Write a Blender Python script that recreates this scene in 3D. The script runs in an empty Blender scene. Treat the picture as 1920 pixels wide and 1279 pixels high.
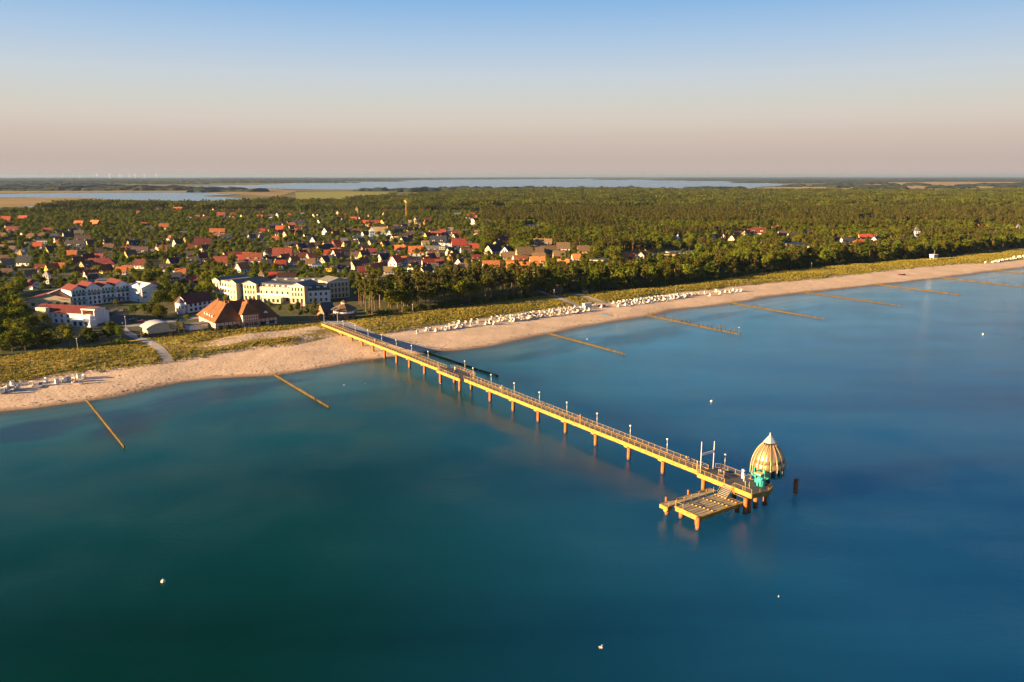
import bpy, bmesh, math, random
import numpy as np
from mathutils import Vector, Matrix
random.seed(7); RNG = np.random.default_rng(7)
SC = bpy.context.scene
COL = SC.collection
R = math.radians

# ------------------------------------------------------------------ camera, sky, sun, exposure
F_PX, CAM_H = 1493.3, 80.0
PITCH = math.atan((639.5 - 330) / F_PX)
cam_d = bpy.data.cameras.new('camera'); cam = bpy.data.objects.new('camera', cam_d); COL.objects.link(cam)
cam_d.sensor_width = 36.0; cam_d.lens = F_PX / 1920 * 36.0
cam_d.clip_start = 0.5; cam_d.clip_end = 300000.0
cam.location = (0, 0, CAM_H); cam.rotation_euler = (R(90) - PITCH, 0, 0)
SC.camera = cam

SUN_EL = R(11.3)
SUN_DIR = Vector((-0.936 * math.cos(SUN_EL), -0.352 * math.cos(SUN_EL), math.sin(SUN_EL)))   # towards the sun
sun_d = bpy.data.lights.new('sun', 'SUN'); sun = bpy.data.objects.new('sun', sun_d); COL.objects.link(sun)
sun_d.energy = 5.0; sun_d.angle = R(0.6); sun_d.color = (1.0, 0.66, 0.31)
sun.rotation_euler = SUN_DIR.to_track_quat('Z', 'Y').to_euler(); sun.location = (-200, -80, 200)

world = bpy.data.worlds.new('World'); SC.world = world; world.use_nodes = True
wn, wl = world.node_tree.nodes, world.node_tree.links
bg = wn['Background']
sky = wn.new('ShaderNodeTexSky'); sky.sky_type = 'NISHITA'; sky.sun_disc = False
sky.sun_elevation = SUN_EL; sky.sun_rotation = math.atan2(SUN_DIR.x, SUN_DIR.y)
sky.altitude = 0; sky.air_density = 1.0; sky.dust_density = 1.2; sky.ozone_density = 3.0
# evening dust layer: the same band of pale, warm air all round the horizon, opening into the clear sky above
EXPO, SKY_STR = 2.2, 0.06
geo = wn.new('ShaderNodeTexCoord'); sep = wn.new('ShaderNodeSeparateXYZ'); wl.new(geo.outputs['Generated'], sep.inputs[0])
ramp = wn.new('ShaderNodeValToRGB'); wl.new(sep.outputs['Z'], ramp.inputs[0]); cr = ramp.color_ramp
def lin_(c): return tuple((v / 255 / 12.92 if v / 255 <= .04045 else ((v / 255 + .055) / 1.055) ** 2.4) for v in c) + (1,)
stops = [(0.0, (200,182,174)), (.019, (197,180,170)), (.042, (208,190,178)), (.066, (216,205,193)), (.088, (210,210,203)), (.113, (202,211,217)), (.153, (175,201,227)), (.20, (136,183,228)), (.30, (74,136,204)), (.46, (38,90,156)), (.7, (26,68,130))]
cr.elements[0].position = 0; cr.elements[0].color = lin_(stops[0][1]); cr.elements[1].position = stops[-1][0]; cr.elements[1].color = lin_(stops[-1][1])
for p, c in stops[1:-1]: e = cr.elements.new(p); e.color = lin_(c)
vm = wn.new('ShaderNodeVectorMath'); vm.operation = 'SCALE'; wl.new(ramp.outputs[0], vm.inputs[0]); vm.inputs['Scale'].default_value = 1 / (2 ** EXPO * SKY_STR)
fac = wn.new('ShaderNodeMapRange'); fac.inputs[1].default_value = .55; fac.inputs[2].default_value = 1.0; fac.inputs[3].default_value = 0; fac.inputs[4].default_value = 1; wl.new(sep.outputs['Z'], fac.inputs[0])
mixs = wn.new('ShaderNodeMix'); mixs.data_type = 'RGBA'; wl.new(fac.outputs[0], mixs.inputs[0])
wl.new(vm.outputs[0], mixs.inputs[6]); wl.new(sky.outputs[0], mixs.inputs[7])
wl.new(mixs.outputs[2], bg.inputs[0]); bg.inputs[1].default_value = SKY_STR

vs = SC.view_settings; vs.view_transform = 'Standard'; vs.look = 'None'; vs.exposure = EXPO; vs.gamma = 1.0; vs.use_curve_mapping = False
SC.display_settings.display_device = 'sRGB'
cy = SC.cycles; cy.use_denoising = True; cy.max_bounces = 6; cy.diffuse_bounces = 2; cy.glossy_bounces = 3
cy.transmission_bounces = 3; cy.transparent_max_bounces = 8; cy.volume_bounces = 0
cy.caustics_reflective = False; cy.caustics_refractive = False
cy.use_adaptive_sampling = True; cy.adaptive_threshold = 0.015

# ------------------------------------------------------------------ survey helpers
CT, ST = math.cos(PITCH), math.sin(PITCH)
def G(px, py, z=0.0):
    """ground position under a surveyed sight line, on the level z"""
    xc = (px - 960) / F_PX; yc = (py - 639.5) / F_PX
    k = (CAM_H - z) / (ST + CT * yc)
    return Vector((xc * k, (CT - ST * yc) * k, z))
def PX(x, y, z=0.0):
    dz = z - CAM_H; f = y * CT - dz * ST; dn = -y * ST - dz * CT
    return 960 + F_PX * x / f, 639.5 + F_PX * dn / f
def inpoly(pts, poly):
    """vectorised point in polygon; pts (n,2)"""
    x, y = pts[:, 0], pts[:, 1]; ins = np.zeros(len(pts), bool); n = len(poly)
    for i in range(n):
        x1, y1 = poly[i]; x2, y2 = poly[(i + 1) % n]
        if y1 == y2: continue
        cnd = (y1 > y) != (y2 > y)
        ins ^= cnd & (x < (x2 - x1) * (y - y1) / (y2 - y1) + x1)
    return ins

# coast frame: s along the shore, t inland
CU = Vector((0.818, 0.575)); CN = Vector((-0.575, 0.818))
def ST_(v): return v.x * CU.x + v.y * CU.y, v.x * CN.x + v.y * CN.y
def XY(s, t): return s * CU.x + t * CN.x, s * CU.y + t * CN.y
def line_st(pts, z):
    a = sorted(ST_(G(x, y, z)) for x, y in pts)
    return np.array([p[0] for p in a]), np.array([p[1] for p in a])
SHORE = line_st([(0,772),(70,765),(165,752),(230,742),(300,725),(350,715),(400,710),(450,707),(515,704),(560,697),(620,687),(680,676),
    (720,671),(790,664),(830,659),(870,656),(920,649),(960,640),(1026,626),(1080,615),(1135,605),(1210,594),(1262,581),(1320,575),(1372,569),
    (1400,564),(1435,557),(1506,549),(1570,542),(1644,534),(1700,528),(1763,521),(1810,515),(1866,508),(1920,502)], 0.0)
FOOT = line_st([(0,724),(60,714),(130,705),(200,697),(300,685),(345,676),(420,662),(480,656),(545,650),(600,637),(640,628),(690,626),(730,627),(770,618),(830,610),
    (900,600),(950,590),(1000,585),(1060,580),(1100,573),(1140,568),(1180,562),(1250,552),(1320,545),(1400,536),(1480,529),(1560,520),(1600,515),
    (1680,507),(1760,499),(1850,493),(1920,488)], 2.2)
TREE = line_st([(0,668),(60,660),(120,652),(200,641),(250,637),(330,625),(420,617),(520,608),(600,602),(660,598),(700,591),(760,586),(830,579),(900,571),(960,563),(1000,557),
    (1100,548),(1200,541),(1300,531),(1400,516),(1500,504),(1600,494),(1700,488),(1780,481),(1850,471),(1920,464)], 2.8)
def shore_t(s): return np.interp(s, *SHORE)
def foot_t(s): return np.interp(s, *FOOT)
def tree_t(s): return np.interp(s, *TREE)
def wob(s, t, k=1.0):
    return (np.sin(s * .071 * k + 1.3 * np.sin(t * .05 * k)) + np.sin(t * .093 * k + s * .041 * k + 2.1 * np.sin(s * .023 * k)) + .6 * np.sin(s * .19 * k - t * .15 * k)) / 2.6
def height(s, t):
    s = np.asarray(s, float); t = np.asarray(t, float)
    a, b, c = shore_t(s), foot_t(s), tree_t(s)
    beach = np.where(t < a, (t - a) * .05, 2.2 * np.clip((t - a) / np.maximum(b - a, 1), 0, 1) ** .75)
    beach = beach + np.where(t > a + 4, .10 * wob(s, t, 3.0) * np.clip((t - a - 4) / 10, 0, 1), 0)
    x = np.clip((t - b) / np.maximum(c - b, 1), 0, 1)
    hump = np.sin(np.pi * x) ** .8 * (1.5 + .8 * wob(s, t, 1.0)) * np.clip((c - b) / 30, .3, 1)
    z = np.where(t < b, beach, 2.2 + .4 * x + hump)
    return np.maximum(z, -2.0)
def ground_z(x, y):
    return float(height(x * CU.x + y * CU.y, x * CN.x + y * CN.y))
def GG(px, py, dz=0.0):
    """surveyed point on the real terrain"""
    z = 2.0
    for _ in range(6):
        p = G(px, py, z); z = ground_z(p.x, p.y)
    return Vector((p.x, p.y, z + dz))

# ------------------------------------------------------------------ mesh helpers
class MB:
    def __init__(self): self.v = []; self.f = []; self.m = []
    def add(self, v, f, m=0):
        n = len(self.v); self.v += [tuple(p) for p in v]; self.f += [tuple(i + n for i in q) for q in f]; self.m += [m] * len(f); return self
    def box(self, x0, x1, y0, y1, z0, z1, m=0):
        return self.add([(x0,y0,z0),(x1,y0,z0),(x1,y1,z0),(x0,y1,z0),(x0,y0,z1),(x1,y0,z1),(x1,y1,z1),(x0,y1,z1)],
            [(0,3,2,1),(4,5,6,7),(0,1,5,4),(1,2,6,5),(2,3,7,6),(3,0,4,7)], m)
    def bar(self, a, b, w, h=None, m=0):
        """square bar from a to b"""
        a, b = Vector(a), Vector(b); d = (b - a).normalized(); h = h or w
        up = Vector((0,0,1)) if abs(d.z) < .95 else Vector((1,0,0))
        s = d.cross(up).normalized() * w / 2; u = s.cross(d).normalized() * h / 2
        return self.add([a-s-u, a+s-u, a+s+u, a-s+u, b-s-u, b+s-u, b+s+u, b-s+u], [(0,1,2,3),(7,6,5,4),(0,4,5,1),(1,5,6,2),(2,6,7,3),(3,7,4,0)], m)
    def cyl(self, a, b, r0, r1=None, n=8, m=0, cap=True):
        a, b = Vector(a), Vector(b); r1 = r0 if r1 is None else r1; d = (b - a).normalized()
        up = Vector((0,0,1)) if abs(d.z) < .95 else Vector((1,0,0))
        s = d.cross(up).normalized(); u = s.cross(d).normalized()
        ring = lambda c, r: [c + (s * math.cos(2*math.pi*i/n) + u * math.sin(2*math.pi*i/n)) * r for i in range(n)]
        f = [(i, (i+1) % n, n + (i+1) % n, n + i) for i in range(n)]
        if cap: f += [tuple(range(n-1, -1, -1)), tuple(range(n, 2*n))]
        return self.add(ring(a, r0) + ring(b, r1), f, m)
    def lathe(self, prof, n=16, m=0, c=(0,0), a0=0.0, a1=2*math.pi, closed=True):
        v = []; k = n if closed else n + 1
        for r, z in prof:
            for i in range(k):
                t = a0 + (a1 - a0) * i / n; v.append((c[0] + r * math.cos(t), c[1] + r * math.sin(t), z))
        f = []
        for j in range(len(prof) - 1):
            for i in range(n):
                i2 = (i + 1) % k
                f.append((j*k+i, j*k+i2, (j+1)*k+i2, (j+1)*k+i))
        return self.add(v, f, m)
    def prism(self, poly, z0, z1, m=0):
        n = len(poly); area = sum(poly[i][0]*poly[(i+1)%n][1] - poly[(i+1)%n][0]*poly[i][1] for i in range(n))
        if area < 0: poly = poly[::-1]
        v = [(p[0], p[1], z0) for p in poly] + [(p[0], p[1], z1) for p in poly]
        return self.add(v, [tuple(range(n-1,-1,-1)), tuple(range(n, 2*n))] + [(i,(i+1)%n,n+(i+1)%n,n+i) for i in range(n)], m)
    def mesh(self, name, mats, smooth=False):
        me = bpy.data.meshes.new(name); me.from_pydata(self.v, [], self.f)
        for mt in (mats if isinstance(mats, (list, tuple)) else [mats]): me.materials.append(mt)
        if any(self.m): me.polygons.foreach_set('material_index', self.m)
        if smooth: me.polygons.foreach_set('use_smooth', [True] * len(me.polygons))
        me.update(); return me
    def build(self, name, mats, parent=None, smooth=False, loc=None, rz=0.0):
        return link(name, self.mesh(name, mats, smooth), parent, loc, rz)
def link(name, data, parent=None, loc=None, rz=0.0, scale=None):
    o = bpy.data.objects.new(name, data); COL.objects.link(o)
    if parent is not None: o.parent = parent
    if loc is not None: o.location = loc
    if rz: o.rotation_euler = (0, 0, rz)
    if scale is not None: o.scale = scale
    return o
def tag(o, label=None, cat=None, group=None, kind=None):
    if label: o['label'] = label
    if cat: o['category'] = cat
    if group: o['group'] = group
    if kind: o['kind'] = kind
    return o
def thing(name, label, cat, loc=(0,0,0), rz=0.0, group=None, scale=None):
    return tag(link(name, None, None, loc, rz, scale), label, cat, group)
def np_mesh(name, V, Fq, mat, smooth=False):
    """V (n,3), Fq (m,k) numpy"""
    me = bpy.data.meshes.new(name); k = Fq.shape[1]
    me.vertices.add(len(V)); me.vertices.foreach_set('co', np.ascontiguousarray(V, np.float32).ravel())
    me.loops.add(Fq.size); me.loops.foreach_set('vertex_index', np.ascontiguousarray(Fq, np.int32).ravel())
    me.polygons.add(len(Fq)); me.polygons.foreach_set('loop_start', np.arange(0, Fq.size, k, dtype=np.int32))
    if smooth: me.polygons.foreach_set('use_smooth', np.ones(len(Fq), bool))
    if mat: me.materials.append(mat)
    me.update(calc_edges=True); me.validate(); return me

# ------------------------------------------------------------------ materials
MATS = {}
def mat(name, col, rough=.8, metal=0.0, var=0.0, scale=1.0, bump=0.0, spec=.3, col2=None, rnd=0.0, detail=4.0, stretch=None):
    """principled material with noise mottling (var / col2), optional bump and a per-object tint (rnd)"""
    if name in MATS: return MATS[name]
    m = bpy.data.materials.new(name); m.use_nodes = True; MATS[name] = m
    N, L = m.node_tree.nodes, m.node_tree.links; b = N['Principled BSDF']
    b.inputs['Roughness'].default_value = rough; b.inputs['Metallic'].default_value = metal; b.inputs['Specular IOR Level'].default_value = spec
    b.inputs['Base Color'].default_value = (*col, 1)
    out = None
    if var or col2 or bump:
        tc = N.new('ShaderNodeTexCoord'); no = N.new('ShaderNodeTexNoise'); no.inputs['Scale'].default_value = scale; no.inputs['Detail'].default_value = detail
        src = tc.outputs['Object']
        if stretch:
            mp = N.new('ShaderNodeMapping'); mp.inputs['Scale'].default_value = stretch; L.new(src, mp.inputs[0]); src = mp.outputs[0]
        L.new(src, no.inputs['Vector'])
        if var or col2:
            rp = N.new('ShaderNodeValToRGB'); L.new(no.outputs['Fac'], rp.inputs[0])
            c2 = col2 or tuple(min(1, c * (1 + var)) for c in col); c1 = col if col2 else tuple(c * (1 - var) for c in col)
            rp.color_ramp.elements[0].position = .33; rp.color_ramp.elements[1].position = .67
            rp.color_ramp.elements[0].color = (*c1, 1); rp.color_ramp.elements[1].color = (*c2, 1); out = rp.outputs[0]
            L.new(out, b.inputs['Base Color'])
        if bump:
            bp = N.new('ShaderNodeBump'); bp.inputs['Strength'].default_value = bump; bp.inputs['Distance'].default_value = .05
            L.new(no.outputs['Fac'], bp.inputs['Height']); L.new(bp.outputs[0], b.inputs['Normal'])
    if rnd:
        oi = N.new('ShaderNodeObjectInfo'); hs = N.new('ShaderNodeHueSaturation')
        mr = N.new('ShaderNodeMapRange'); mr.inputs[3].default_value = 1 - rnd; mr.inputs[4].default_value = 1 + rnd
        L.new(oi.outputs['Random'], mr.inputs[0]); L.new(mr.outputs[0], hs.inputs['Value'])
        if out: L.new(out, hs.inputs['Color'])
        else: hs.inputs['Color'].default_value = (*col, 1)
        L.new(hs.outputs[0], b.inputs['Base Color'])
    return m
# ------------------------------------------------------------------ ground materials
def layered(name, cols, scales, rough=.95, bump=0.0, bscale=1.0):
    """ground: base colour pair on noise 1, second pair blended in by noise 2"""
    m = bpy.data.materials.new(name); m.use_nodes = True; N, L = m.node_tree.nodes, m.node_tree.links; b = N['Principled BSDF']
    b.inputs['Roughness'].default_value = rough; b.inputs['Specular IOR Level'].default_value = .15
    tc = N.new('ShaderNodeTexCoord'); outs = []
    for i in range(3):
        no = N.new('ShaderNodeTexNoise'); no.inputs['Scale'].default_value = scales[i]; no.inputs['Detail'].default_value = 5; no.inputs['Roughness'].default_value = .6
        L.new(tc.outputs['Object'], no.inputs['Vector']); outs.append(no.outputs['Fac'])
    def rampc(f, c1, c2, lo, hi):
        r = N.new('ShaderNodeValToRGB'); r.color_ramp.elements[0].position = lo; r.color_ramp.elements[1].position = hi
        r.color_ramp.elements[0].color = (*c1, 1); r.color_ramp.elements[1].color = (*c2, 1); L.new(f, r.inputs[0]); return r.outputs[0]
    a = rampc(outs[0], cols[0], cols[1], .35, .65); c = rampc(outs[1], cols[2], cols[3], .35, .65)
    f = rampc(outs[2], (0,0,0), (1,1,1), .44, .58)
    mx = N.new('ShaderNodeMix'); mx.data_type = 'RGBA'; L.new(f, mx.inputs[0]); L.new(a, mx.inputs[6]); L.new(c, mx.inputs[7]); L.new(mx.outputs[2], b.inputs['Base Color'])
    if bump:
        nb = N.new('ShaderNodeTexNoise'); nb.inputs['Scale'].default_value = bscale; nb.inputs['Detail'].default_value = 6; L.new(tc.outputs['Object'], nb.inputs['Vector'])
        bp = N.new('ShaderNodeBump'); bp.inputs['Strength'].default_value = bump; bp.inputs['Distance'].default_value = .6; L.new(nb.outputs['Fac'], bp.inputs['Height']); L.new(bp.outputs[0], b.inputs['Normal'])
    m['mixnode'] = mx.name; return m
def wet_edge(m, attr='wet', col=(.20, .125, .07)):
    """sand darkens where the water keeps it wet: a strip along the waterline stored on the mesh"""
    N, L = m.node_tree.nodes, m.node_tree.links; b = N['Principled BSDF']; mx0 = N[m['mixnode']]
    at = N.new('ShaderNodeAttribute'); at.attribute_name = attr
    mx = N.new('ShaderNodeMix'); mx.data_type = 'RGBA'; L.new(at.outputs['Fac'], mx.inputs[0]); L.new(mx0.outputs[2], mx.inputs[6]); mx.inputs[7].default_value = (*col, 1)
    L.new(mx.outputs[2], b.inputs['Base Color'])
SAND = layered('sand', [(.55,.415,.29),(.66,.505,.365),(.47,.355,.245),(.60,.455,.32)], [.25,1.4,.06], bump=.3, bscale=.8); wet_edge(SAND)
DUNE = layered('dune_turf', [(.25,.185,.04),(.34,.235,.055),(.17,.165,.03),(.28,.21,.05)], [.12,.9,.05], bump=.9, bscale=.7)
SOIL = layered('inland_ground', [(.045,.065,.02),(.085,.095,.03),(.12,.10,.055),(.06,.075,.025)], [.02,.2,.008], bump=.3, bscale=.3)
PLAIN = layered('plain', [(.10,.105,.03),(.19,.145,.06),(.05,.065,.03),(.13,.12,.045)], [.0012,.004,.0007])
# dune: bare sand shows through near the beach (attribute) broken up by noise
def sand_patches(m):
    N, L = m.node_tree.nodes, m.node_tree.links; b = N['Principled BSDF']; mx0 = N[m['mixnode']]
    at = N.new('ShaderNodeAttribute'); at.attribute_name = 'bare'; tc = N.new('ShaderNodeTexCoord')
    no = N.new('ShaderNodeTexNoise'); no.inputs['Scale'].default_value = .16; no.inputs['Detail'].default_value = 6; no.inputs['Roughness'].default_value = .65; L.new(tc.outputs['Object'], no.inputs['Vector'])
    ad = N.new('ShaderNodeMath'); ad.operation = 'ADD'; L.new(at.outputs['Fac'], ad.inputs[0]); L.new(no.outputs['Fac'], ad.inputs[1])
    rp = N.new('ShaderNodeValToRGB'); rp.color_ramp.elements[0].position = .98; rp.color_ramp.elements[1].position = 1.1; L.new(ad.outputs[0], rp.inputs[0])
    # ramp input is clamped at 1, so halve first
    hv = N.new('ShaderNodeMath'); hv.operation = 'MULTIPLY'; hv.inputs[1].default_value = .5; L.new(ad.outputs[0], hv.inputs[0]); L.new(hv.outputs[0], rp.inputs[0])
    rp.color_ramp.elements[0].position = .47; rp.color_ramp.elements[1].position = .54
    mx = N.new('ShaderNodeMix'); mx.data_type = 'RGBA'; L.new(rp.outputs[0], mx.inputs[0]); L.new(mx0.outputs[2], mx.inputs[6]); mx.inputs[7].default_value = (.50,.385,.285,1)
    L.new(mx.outputs[2], b.inputs['Base Color'])
sand_patches(DUNE)

def attr(me, name, vals):
    a = me.attributes.new(name, 'FLOAT', 'POINT'); a.data.foreach_set('value', np.asarray(vals, np.float32))
def sheet(name, ss, rows, matl, smooth=True):
    """ss (n,), rows list of (n,) t-values -> terrain sheet"""
    T = np.array(rows); S = np.broadcast_to(ss, T.shape); Z = height(S, T)
    V = np.stack([S * CU.x + T * CN.x, S * CU.y + T * CN.y, Z], -1).reshape(-1, 3)
    m, n = T.shape; i = np.arange(m * n).reshape(m, n)
    Fq = np.stack([i[:-1, :-1], i[:-1, 1:], i[1:, 1:], i[1:, :-1]], -1).reshape(-1, 4)
    return np_mesh(name, V, Fq, matl, smooth), S.ravel(), T.ravel()
ss = np.concatenate([np.arange(-900, -200, 25), np.arange(-200, 1000, 2.5), np.arange(1000, 3600, 40)])
a_, b_, c_ = shore_t(ss), foot_t(ss), tree_t(ss)
beach_me, S_, T_ = sheet('beach', ss, [a_ - 40, a_ - 20, a_ - 10, a_ - 5, a_ - 2] + [a_ + (b_ - a_) * k for k in np.linspace(0, 1, 26) ** 1.15], SAND)
attr(beach_me, 'wet', np.clip(1.0 - (T_ - shore_t(S_) + .5) / (4.6 + 2.0 * wob(S_, T_, 2.0)), 0, 1) ** .7)
tag(link('beach', beach_me), kind='structure')
dune_me, S_, T_ = sheet('dune', ss, [b_ + (c_ - b_) * k for k in np.linspace(0, 1, 30)], DUNE)
xx = (T_ - foot_t(S_)) / np.maximum(tree_t(S_) - foot_t(S_), 1)
_px = np.array([PX(*XY(s, t), 3.0) for s, t in zip(S_, T_)])
bare = np.clip(.62 - xx * 2.6, -.3, .62)
bare = np.where(inpoly(_px, [(355,655),(430,634),(520,622),(595,612),(612,622),(560,632),(480,640),(420,650)]), .60, bare)      # blow-out behind the foredune
bare = np.where(inpoly(_px, [(540,640),(610,615),(650,622),(640,640),(560,652)]), .50, bare)
bare = np.where(inpoly(_px, [(635,602),(660,606),(700,625),(650,626),(612,612)]), .7, bare)
attr(dune_me, 'bare', bare)
tag(link('dune', dune_me), kind='structure')
g_me, S_, T_ = sheet('ground', ss, [c_] + [c_ + k for k in (8, 20, 45, 90, 180, 400, 900, 1700)], SOIL)
tag(link('ground', g_me), kind='structure')
# the plain beyond, to the horizon
far = []
fs = [-40000, -20000, -3000, 0, 3600, 20000, 45000]
for t in (420, 3000, 9000, 20000, 38000): far.append([(*XY(s, t), 2.0) for s in fs])
V = np.array(far).reshape(-1, 3); m, n = 5, len(fs); i = np.arange(m * n).reshape(m, n)
tag(link('plain', np_mesh('plain', V, np.stack([i[:-1,:-1], i[:-1,1:], i[1:,1:], i[1:,:-1]], -1).reshape(-1, 4), PLAIN)), kind='structure')

# ------------------------------------------------------------------ sea
def water_mat(name, deep, mid, shallow, attrd=True, wave=1.0):
    m = bpy.data.materials.new(name); m.use_nodes = True; N, L = m.node_tree.nodes, m.node_tree.links; b = N['Principled BSDF']
    b.inputs['Roughness'].default_value = .07; b.inputs['IOR'].default_value = 1.333; b.inputs['Specular IOR Level'].default_value = .16
    b.subsurface_method = 'BURLEY'; b.inputs['Subsurface Weight'].default_value = 1.0 if attrd else 0.0; b.inputs['Subsurface Radius'].default_value = (.4, 1.0, 1.1); b.inputs['Subsurface Scale'].default_value = 160.0
    tc = N.new('ShaderNodeTexCoord')
    if attrd:
        at = N.new('ShaderNodeAttribute'); at.attribute_name = 'depth'
        no = N.new('ShaderNodeTexNoise'); no.inputs['Scale'].default_value = .012; no.inputs['Detail'].default_value = 4
        mp = N.new('ShaderNodeMapping'); mp.inputs['Rotation'].default_value = (0, 0, -R(35)); mp.inputs['Scale'].default_value = (.55, 2.2, 1)
        L.new(tc.outputs['Object'], mp.inputs[0]); L.new(mp.outputs[0], no.inputs['Vector'])
        mr = N.new('ShaderNodeMapRange'); mr.inputs[3].default_value = -.09; mr.inputs[4].default_value = .09; mr.inputs[1].default_value = .3; mr.inputs[2].default_value = .7
        L.new(no.outputs['Fac'], mr.inputs[0])
        ad = N.new('ShaderNodeMath'); ad.operation = 'ADD'; L.new(at.outputs['Fac'], ad.inputs[0]); L.new(mr.outputs[0], ad.inputs[1])
        rp = N.new('ShaderNodeValToRGB'); L.new(ad.outputs[0], rp.inputs[0]); c = rp.color_ramp
        c.elements[0].position = 0; c.elements[0].color = (*shallow, 1); c.elements[1].position = 1; c.elements[1].color = (*deep, 1)
        e = c.elements.new(.38); e.color = (*mid, 1)
        # sky reflection painted into the water colour: bluer to the east, greener westward
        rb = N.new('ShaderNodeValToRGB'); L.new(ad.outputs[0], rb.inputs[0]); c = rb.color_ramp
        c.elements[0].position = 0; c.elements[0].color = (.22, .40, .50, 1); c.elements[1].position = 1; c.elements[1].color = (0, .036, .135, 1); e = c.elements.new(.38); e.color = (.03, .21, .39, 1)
        tu = N.new('ShaderNodeAttribute'); tu.attribute_name = 'sky_tint'; mc = N.new('ShaderNodeMix'); mc.data_type = 'RGBA'; L.new(tu.outputs['Fac'], mc.inputs[0]); L.new(rp.outputs[0], mc.inputs[6]); L.new(rb.outputs[0], mc.inputs[7])
        we = N.new('ShaderNodeAttribute'); we.attribute_name = 'weed'; mw = N.new('ShaderNodeMix'); mw.data_type = 'RGBA'; L.new(we.outputs['Fac'], mw.inputs[0]); L.new(mc.outputs[2], mw.inputs[6]); mw.inputs[7].default_value = (.004, .022, .040, 1)
        L.new(mw.outputs[2], b.inputs['Base Color'])
        al = N.new('ShaderNodeAttribute'); al.attribute_name = 'clear'; L.new(al.outputs['Fac'], b.inputs['Alpha'])
    else: b.inputs['Base Color'].default_value = (*deep, 1)
    n1 = N.new('ShaderNodeTexNoise'); n1.inputs['Scale'].default_value = .30; n1.inputs['Detail'].default_value = 6; n1.inputs['Roughness'].default_value = .74
    m1 = N.new('ShaderNodeMapping'); m1.inputs['Rotation'].default_value = (0, 0, R(25)); m1.inputs['Scale'].default_value = (1.0, 2.6, 1); L.new(tc.outputs['Object'], m1.inputs[0]); L.new(m1.outputs[0], n1.inputs['Vector'])
    n2 = N.new('ShaderNodeTexNoise'); n2.inputs['Scale'].default_value = .035; n2.inputs['Detail'].default_value = 3; L.new(tc.outputs['Object'], n2.inputs['Vector'])
    mu = N.new('ShaderNodeMapRange'); mu.inputs[1].default_value = .3; mu.inputs[2].default_value = .7; mu.inputs[3].default_value = .08 * wave; mu.inputs[4].default_value = .19 * wave; L.new(n2.outputs['Fac'], mu.inputs[0])
    bp = N.new('ShaderNodeBump'); bp.inputs['Distance'].default_value = 1.0; L.new(mu.outputs[0], bp.inputs['Strength']); L.new(n1.outputs['Fac'], bp.inputs['Height']); L.new(bp.outputs[0], b.inputs['Normal'])
    return m
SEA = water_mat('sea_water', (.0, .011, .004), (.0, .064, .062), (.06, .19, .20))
ss2 = np.concatenate([[-6000, -2000, -900], np.arange(-400, 900, 6), [900, 1100, 1500, 2500, 6000]])
offs = np.concatenate([[30, 8], -np.concatenate([np.arange(0, 44, 2.0), np.arange(44, 130, 5.0), [135, 155, 190, 235, 290, 350, 450, 700, 1500, 6000.]])])
T = np.array([shore_t(ss2) + o for o in offs]); S = np.broadcast_to(ss2, T.shape)
V = np.stack([S * CU.x + T * CN.x, S * CU.y + T * CN.y, np.zeros_like(T)], -1).reshape(-1, 3)
m, n = T.shape; i = np.arange(m * n).reshape(m, n)
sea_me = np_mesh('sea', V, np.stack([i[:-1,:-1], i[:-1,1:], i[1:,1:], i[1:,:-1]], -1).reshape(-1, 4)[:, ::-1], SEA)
D = (shore_t(S) - T).ravel(); Sf = S.ravel(); Tf = T.ravel()
bar = .10 * np.exp(-((D - 62 - 10 * wob(Sf, Tf)) / 16) ** 2) + .16 * np.exp(-((D - 26 - 6 * wob(Sf, Tf)) / 7) ** 2) * np.clip(wob(Sf * .6, Tf * .3) + .35, 0, 1)
attr(sea_me, 'depth', np.clip(1 - np.exp(-np.maximum(D, 0) / 120), 0, 1) * .92 + .1 - .0 + bar * .5)
cl_ = np.clip((V[:,0] + 55) / 150, 0, 1); attr(sea_me, 'sky_tint', cl_ * cl_ * (3 - 2 * cl_))  # share of the painted sky-reflection blue, rising eastward
_p = np.array([PX(x, y, 0) if y > 60 else (-999, -999) for x, y, _ in V]); weed = np.zeros(len(V))
for ex, ey, rx, ry, am in ((60,808,130,20,.75),(235,800,75,30,.8),(120,790,200,12,.5),(390,742,140,16,.65),(470,728,120,8,.6),(330,770,130,12,.4),(560,760,170,12,.35),(1210,630,110,14,.45),(1330,596,100,6,.35),(1010,665,90,8,.4),(1480,585,110,6,.3)):
    weed = np.maximum(weed, am * np.clip(1.5 * (1 - ((_p[:,0] - ex) / rx) ** 2 - ((_p[:,1] - ey + (_p[:,0] - ex) * .16) / ry) ** 2) + .5 * wob(Sf * 1.7, Tf * 3.0, 1.2), 0, 1))
streak = np.clip(np.sin(D * .62 + 2.2 * wob(Sf, Tf * .3, .6)) - .55, 0, 1) * 1.3 * np.exp(-((D - 16) / 15) ** 2) * np.clip(wob(Sf, Tf, .45) + .55, 0, 1)
attr(sea_me, 'weed', np.clip(weed + .55 * streak * (D > 3), 0, .9))
attr(sea_me, 'clear', np.clip(.55 + D / 22, .35, 1))
tag(link('sea', sea_me), kind='structure')
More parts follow.
